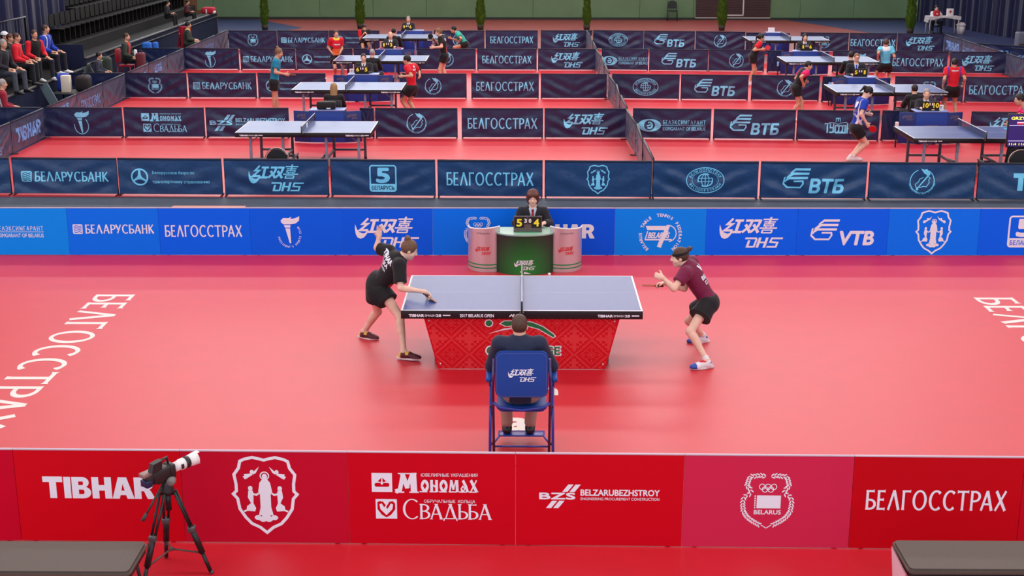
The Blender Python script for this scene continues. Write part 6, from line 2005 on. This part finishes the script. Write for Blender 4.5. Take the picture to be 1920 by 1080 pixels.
Q = quick(18.6, 5, (523, 99), (518.5, 111), (514, 153), (510, 131), (534, 139), (521, 200), (515, 200), .16, -.2)
B, sh = player('player in teal shirt standing left of the second left table', Q, (1, -.1, -.3), 'bun', 'fair', F_TEAL)
bat('dark bat held by the player in teal at the second left table', B.J['palmR'], (1, 0, -.05), np.cross((1, 0, -.05), VIEW), group=None)
Q = quick(26.7, 290, (630, 63.5), (630, 72), (630.5, 106), (637.5, 99), (622.5, 99), (639, 140), (629, 140), -.12, -.1)
def z_flag(B, c):
    u = (c-B.J['pelvis'])@B.up; s = np.abs((c-B.J['neck'])@B.rt)
    return np.where(np.linalg.norm(c-B.J['neck'], axis=1) < .115, 2, np.where((u < .24) & (s < .13), 1, np.where((s > .115) & (s < .16) & (u < .3), 3, 0)))
B, sh = player('player in red and orange shirt standing left of the third left table', Q, None, 'short', 'brown', [F_RED, F_ORANGE, F_YELLOW, F_BLACK], zone=z_flag)
g = Ink(); g.text('TIBHAR', 0, 0, .04, w=.2, bold=.04); B.decal(sh, g, lerp(B.J['neck'], B.J['pelvis'], .32), -B.rt, B.fw, M_LET_W)
Q = quick(25.3, 170, (822.5, 60.5), (827.5, 68), (833, 104), (813.5, 89), (816.5, 76), (824, 139), (838, 139), -.25, .1)
B, sh = player('tall player in black with raised bat right of the third left table', Q, (-1, -.1, -.15), 'bun', 'fair', [F_BLACK, F_RED], zone=lambda B, c: ((np.abs((c-B.J['pelvis'])@B.rt) < .03) & ((c-B.J['pelvis'])@B.fw < .0) & ((c-B.J['pelvis'])@B.up < .25)).astype(int), skin=SK)
bat('black bat raised by the tall player in black', B.J['palmR'], nrm(V3(-.75, 0, .65)), V3(.1, 1, 0))
g = Ink(); g.text('N', 0, 0, .09, bold=.06); B.decal(sh, g, lerp(B.J['neck'], B.J['pelvis'], .18)-B.rt*.03, B.rt, -B.fw, M_LET_W)
Q = quick(32.3, 178, (850, 55), (856.5, 61), (872, 82), (861, 78), (846, 72), (860, 100), (873, 102), -.15, .15)
B, sh = player('player in green teal shirt crouching low at the farthest left table', Q, (-1, 0, -.1), 'short', 'dark', F_GREEN)
Q = quick(33.75, 290, (683, 52), (683.5, 57), (683.5, 75), (687.5, 65), (681, 65), (687, 91), (679, 91), -.2, -.2)
B, sh = player('far player in black and red shirt left of the farthest left table', Q, (.3, -1, -.5), 'crop', 'black', [F_BLACK, F_RED], zone=z_right_sleeve)
Q = quick(18.75, 150, (762.5, 112), (769.5, 122), (772, 164), (755.5, 143), (787, 142), (770, 203), (782, 203), -.2, .1)
B, sh = player('player in red shirt with dark hair right of the second left table', Q, (-1, .2, -.15), 'short', 'black', F_RED)
g = Ink(); g.text('TIBHAR', 0, 0, .045, w=.14, bold=.05); g.disc(0, .075, .03); B.decal(sh, g, lerp(B.J['neck'], B.J['pelvis'], .2), B.rt, -B.fw, M_LET_W)
# right courts
Q = quick(25.3, 5, (1427.5, 70.5), (1423, 78), (1412, 105), (1429, 94), (1428, 92.5), (1414, 143), (1405, 146), .1, -.2)
B, sh = player('player in black and red shirt holding a red bat left of the third right table', Q, (1, 0, -.12), 'pony', 'dark', [F_BLACK, F_RED], zone=z_sleeve)
bat('red bat held up by the long-haired player at the third right table', B.J['palmR'], nrm(V3(.9, -.1, .3)), V3(-.1, -1, .2))
Q = quick(18.35, 8, (1516, 123), (1510, 131), (1493, 164), (1508, 152), (1506, 157), (1504, 204), (1481, 206), .1, -.22)
B, sh = player('player in black shirt with pink-red sleeves bending left of the second right table', Q, (1, 0, -.25), 'crop', 'dark', [F_BLACK, F_PINK], zone=z_sleeve)
yb = at(1598, 303)[1]
Q = quick(yb, 5, (1628, 173), (1618.5, 186), (1604.5, 238), (1625, 213), (1625, 231), (1593, 294), (1599, 297), .14, -.2)
def z_blue(B, c):
    J = B.J; u = (c-J['pelvis'])@B.up; f = (c-J['pelvis'])@B.fw; s = (c-J['neck'])@B.rt
    return np.where(np.abs(u-.16+.9*f) < .016, 1, np.where((u < .1-.9*f) & (f > -.02), 2, np.where(np.abs(s-.115) < .013, 1, 0)))
B, sh = player('player in blue and white shirt with black shorts waiting near the nearest right table', Q, (.8, .05, -.7), 'pony', 'black', [F_BLUE, F_WHITE, F_RED], zone=z_blue, upto=.5, skin=SK3)
g = Ink(); g.poly([(-.08, .07), (-.02, .06), (.0, .02), (.03, .06), (.08, .05), (.06, -.05), (-.01, -.1), (-.07, -.04)]); B.decal(sh, g, lerp(B.J['neck'], B.J['pelvis'], .2)-B.rt*.0, B.rt, -B.fw, M_LET_W)
g = Ink(); g.text('POLSKA', 0, .03, .045, w=.17, bold=.04); g.text('TIBHAR', 0, -.04, .045, w=.17, bold=.04); B.decal(sh, g, lerp(B.J['neck'], B.J['pelvis'], .48), B.rt, -B.fw, M_LET_G)
bat('red bat hanging from the hand of the player in blue and white', B.J['palmR'], nrm(V3(.75, -.1, -.5)), V3(-.35, -.85, -.3))
bpos = B.J['palmL']+V3(.01, -.03, .02)
Q = quick(24.7, 88, (1661, 81), (1661, 88.5), (1660.5, 122), (1646, 109), (1675, 98), (1640, 142), (1672, 142), -.05, .1)
B, sh = player('player in light blue shirt seen from behind right of the third right table', Q, (.1, 1, -.3), 'short', 'brown', [F_CYAN, F_WHITE], zone=lambda B, c: (((c-B.J['pelvis'])@B.up > .42) & (np.abs((c-B.J['neck'])@B.rt) < .11)).astype(int))
Q = quick(18.6, 90, (1789, 118), (1789, 127), (1786, 166), (1768, 160), (1807, 157), (1775, 209), (1793, 209), .05, .05, hw=.18)
B, sh = player('player in red shirt seen from behind right of the second right table', Q, (0, 1, -.2), 'crop', 'dark', [F_RED, F_BLUE], zone=lambda B, c: (np.abs(np.abs((c-B.J['neck'])@B.rt)-.15) < .012).astype(int))
g = Ink(); g.text('TIBHAR', 0, 0, .035, w=.18, bold=.03); B.decal(sh, g, lerp(B.J['neck'], B.J['pelvis'], .12), B.rt, -B.fw, M_LET_W)
Q = quick(13.15, 182, (1911, 186), (1922, 203), (1950, 256), (1893, 230), (1900, 233), (1940, 330), (1950, 330), -.42, -.3)
B, sh = player('woman in bright pink shirt leaning over the right end of the nearest right table', Q, (-1, .0, -.2), 'short', 'dark', F_PINK)
tw = thing('blue_towel', 'light blue towel lying on the right end of the nearest right table', 'towel', (10.1, 12.45, .7645))
m = MB(); m.grid(lambda u, v: Vector(((u-.5)*.34, (v-.5)*.3, .035*max(0, math.sin(PI*u))*max(0, math.sin(PI*v))*(1+.6*math.sin(9*u+5*v)))), 16, 12); m.build('cloth', mat('towel_blue', (70, 160, 206), .9), tw)
bpy.data.objects['table_tennis_ball.002'].location = tuple(bpos)


# ---- officials at the desks
def official(label, px, py, Y, face=270, hair='crop', hcol='brown', tie=F_TIE, jacket=F_SUIT, shirt=F_WHITE, skin=None, reach=True, dark=False, glasses=False):
    hd = atY(px, py, Y); bz = .004
    k = min(1.08, max(.86, (hd[2]-bz-.5)/.67)); a = math.radians(face); fwd = V3(math.cos(a), math.sin(a), 0)
    base = (hd[0]-fwd[0]*.07, hd[1]-fwd[1]*.07, bz)
    seat = hd[2]-bz-.09-.67*k
    rt_ = V3(math.sin(a), -math.cos(a), 0)
    wr = {sd: V3(*base[:2], bz+seat+.31)+fwd*(.36 if reach else .25)+rt_*s*.14 for sd, s in (('R', 1), ('L', -1))}
    if face > 180:
        for sd in wr: wr[sd][2] = max(wr[sd][2], .79)
    J, fwd, rt = sit(base, face, seat, k, .06, wr=wr, knee_fwd=.38)
    J['head'] = hd
    B = Body('person', label, J, nrm(fwd+V3(0, 0, -.12)), .0125, .96, 1.05, skin=skin or SK)
    B.body({'L': (fwd-rt*-.3, V3(0, 0, -1), dict(curl=.4)), 'R': (fwd-rt*.3, V3(0, 0, -1), dict(curl=.4))})
    B.hair(hair, hcol)
    fr = face > 180
    suit(B, jacket, tie, shirt, fr); B.trousers(F_SUIT); B.shoes(SHOE_B)
    if glasses:
        m = MB(); H = J['head']
        for s in (-1, 1): m.tube([H+B.hx*(s*.032+.022*math.cos(t))+B.hf*.095+B.hu*(.008+.017*math.sin(t))-B.off for t in np.linspace(0, 2*PI, 13)[:-1]], .0035, 5, True)
        m.build('glasses', mat('glasses', (150, 60, 60), .3), B.root)
    # folding chair under the official
    c = thing('office_chair', 'dark chair under the '+re.split(', | below | by | with her ', label)[0], 'chair', (base[0], base[1], .004), a-PI/2, 'chairs of the officials')
    s_ = min(.5, seat+.0)-.0
    MB().box((0, 0, seat-.07), (.42, .4, .04), bev=.012).build('seat', M_BLK, c); MB().box((0, -.235, seat+.3), (.4, .03, .3), bev=.012).build('backrest', M_BLK, c)
    for sx in (-1, 1):
        MB().tube([(sx*.19, -.24, seat+.42), (sx*.19, -.22, .0)], .012, 6).build('leg', M_BLK, c); MB().tube([(sx*.19, .18, seat-.05), (sx*.19, .2, .0)], .012, 6).build('leg', M_BLK, c)
    return B


official('long-haired woman in black seated with her back turned at the nearest left desk', 626, 165, 16.1, 92, 'long', 'blond', None, F_BLACK)
official('official with red tie at the six and five desk', 681.5, 108, 22.25, 272, 'crop', 'brown', F_TIE, F_SUIT)
official('grey-haired man in dark jacket, back turned, behind the red-tied official', 698, 99.5, 23.6, 84, 'crop', 'grey', None, F_BLACK)
official('bald official in dark suit at the fourth-row left desk', 732, 66, 29.1, 275, 'bald', 'brown', F_SUIT, F_SUIT)
official('dark-haired man in dark jacket, back turned, behind the bald official', 738.5, 59, 30.2, 80, 'crop', 'black', None, F_BLACK)
official('official in dark suit at the farthest left desk below the green wall', 765.5, 36, 35.85, 270, 'crop', 'grey', F_SHIRTB, F_SUIT)
official('grey-haired official with grey tie at the ten and ten desk', 1737.5, 175.5, 15.5, 262, 'crop', 'grey', F_SUIT, F_SUIT)
official('short-haired man in black jacket, back turned, beside the grey-haired official', 1714.5, 167, 16.8, 96, 'crop', 'dark', None, F_BLACK)
official('bespectacled official with blue tie at the second right desk', 1606.5, 107.5, 21.85, 265, 'crop', 'fair', F_BLUE, F_SUIT, F_SHIRTB, glasses=True)
official('man in black jacket, back turned, beside the bespectacled official', 1595.5, 104, 23.0, 92, 'crop', 'dark', None, F_BLACK)
official('woman with long black hair at the third right desk', 1509.5, 70, 28.65, 270, 'long', 'black', F_TIE, F_SUIT)
B = official('woman in white top seated at the first-aid table by the navy curtain', 1756, 15.5, 43.1, 268, 'short', 'dark', None, F_WHITE, F_WHITE)


# ---- spectators by the left stand
def spectator(label, px, py, X, face, bz, hair, hcol, top, legs=F_SUIT, sleeve=1.9, zone=None, seat=.42, shoe=SHOE_B, look=None, foot_drop=0., kmin=.82):
    hd = atX(px, py, X); k = min(1.06, max(kmin, (hd[2]-bz-.09-seat)/.67)); a = math.radians(face)
    fwd = V3(math.cos(a), math.sin(a), 0); base = V3(hd[0]-fwd[0]*.08, hd[1]-fwd[1]*.08, hd[2]-.09-.67*k-seat)
    J, fwd, rt = sit(base, face, seat, k, .1, knee_fwd=.42)
    J['head'] = hd
    B = Body('person', label, J, nrm(fwd+V3(0, 0, -.1)) if look is None else look, .0135, .96*k if k < .9 else .96, 1.04, skin=SK2, base=tuple(base), group=None)
    B.body({'L': (fwd-rt*-.2, V3(0, 0, -1), dict(curl=.5)), 'R': (fwd-rt*.2, V3(0, 0, -1), dict(curl=.5))})
    if hair: B.hair(hair, hcol)
    B.shirt(top, sleeve, .1, .02, 'jacket', zone=(lambda c: zone(B, c)) if zone else None, neck=.055); B.trousers(legs); B.shoes(shoe)
    return B


spectator('man in dark jacket at the left edge of the spectators, leaning forward', 6, 82, -12.8, -15, .6, 'crop', 'grey', F_SUIT, F_GREYT)
B = spectator('person in white cap behind the man at the left edge', 8, 68, -13.95, 0, .6, 'crop', 'dark', F_BLACK)
f = Field(); H = B.J['head']; R_ = [B.hx, B.hf, B.hu]; f.ell(H+B.hu*.04, R_, (.098, .108, .1), .02); f.ell(H+B.hu*.04+B.hf*.11, R_, (.07, .07, .012), .02); f.cut(H+B.hu*.03, -B.hu); B.link('cap', f.mesh('cap', .0125, B.off), F_WHITE)
spectator('dark-jacketed spectator with reddish hair between white cap and red sleeves', 19, 71, -13.6, 0, .6, 'crop', 'auburn', F_BLACK)
spectator('spectator in red top with arms folded, seated third in the front row', 31.5, 70, -13.0, 5, .6, 'crop', 'brown', [F_RED, F_BLACK], zone=lambda B, c: (((c-B.J['pelvis'])@B.up < .1)).astype(int))
spectator('spectator with red sleeves and black vest beside the one in blue', 64, 64, -12.95, -35, .6, 'crop', 'brown', [F_BLACK, F_RED], zone=z_sleeve, shoe=SHOE_W)
spectator('spectator in bright blue jacket seated beside the dark end panel', 85.5, 54, -13.0, -10, .6, 'crop', 'brown', [F_BLUE, F_WHITE], zone=lambda B, c: (np.abs(np.abs((c-B.J['neck'])@B.rt)-.09) < .012).astype(int), shoe=SHOE_W, look=nrm(V3(1, .3, 0)))
def floor_chair(label, B, c, face):
    b = B.off; r = thing('plastic_chair', label, 'chair', (b[0], b[1], .004), math.radians(face)-PI/2, 'chairs by the left stand'); m_ = mat('chair_%d' % c[0], c, .5); s = B.J['pelvis'][2]-.13
    MB().prism(rrect(.44, .42, .06), .04, Matrix.Translation((0, 0, s-.05)), .01).build('seat', m_, r); MB().box((0, -.24, s+.26), (.42, .04, .42), bev=.015).build('backrest', m_, r)
    for sx in (-1, 1):
        for sy in (-.2, .18): MB().tube([(sx*.18, sy, s-.04), (sx*.2, sy*1.1, 0)], .014, 6).build('leg', m_, r)


B = spectator('man in red and white jacket and bright blue trousers at the far left edge', 5, 157, -12.05, 25, .0, 'crop', 'grey', [fabric('dark_red', (140, 20, 44)), F_WHITE], fabric('bright_blue', (20, 96, 196)), zone=lambda B, c: (np.abs(((c-B.J['neck'])@B.rt)-.155) < .018).astype(int)); floor_chair('dark chair under the man in red and white', B, (60, 60, 62), 25)
B = spectator('boy in dark hooded jacket sitting beside the dark green backpack', 186, 104, -11.95, 5, .0, 'short', 'dark', fabric('hoodie', (44, 46, 62)), F_SUIT, kmin=.7); floor_chair('dark chair under the boy by the backpack', B, (44, 44, 46), 5)
B = spectator('man in black and red jacket on a red chair before the long stand', 237.5, 69, -12.1, -5, .0, 'crop', 'brown', [F_DGREEN, F_RED], F_BLACK, zone=lambda B, c: ((np.abs((c-B.J['neck'])@B.rt) < .07) & ((c-B.J['neck'])@B.fw > 0)).astype(int)); floor_chair('red chair under the man in black and red', B, (170, 20, 40), -5)
B = spectator('person in dark green jacket at the far end before the stand', 353, 47, -11.65, 10, .0, 'short', 'black', [F_DGREEN, F_YELLOW], F_DGREEN, zone=lambda B, c: (np.linalg.norm(c-B.J['neck'], axis=1) < .1).astype(int), kmin=.75); floor_chair('dark chair under the person in dark green', B, (34, 34, 38), 10)
B = spectator('dark-clothed spectator high on the first row of the long stand', 315, 6, -12.95, 0, .86, 'short', 'black', F_BLACK, F_BLACK, seat=.3, kmin=.7)
B = spectator('spectator in dark red at the far end of the long stand', 352, 4, -13.0, 0, .86, 'short', 'black', fabric('wine', (70, 24, 34)), F_BLACK, seat=.3, kmin=.7)
wt = thing('white_towel', 'white cloth in the hands of the man on the red chair', 'cloth', tuple(atX(254, 99, -11.72)))
MB().box((0, 0, 0), (.1, .12, .2), .3, .035, 3).build('cloth', F_WHITE, wt)
rb2 = atX(263, 100, -11.35)
soft_bag('red_bag', 'red and black bag in front of the man on the red chair', 'bag', (rb2[0], rb2[1], .004), (.24, .36, max(.3, rb2[2]+.02)), (92, 22, 36))
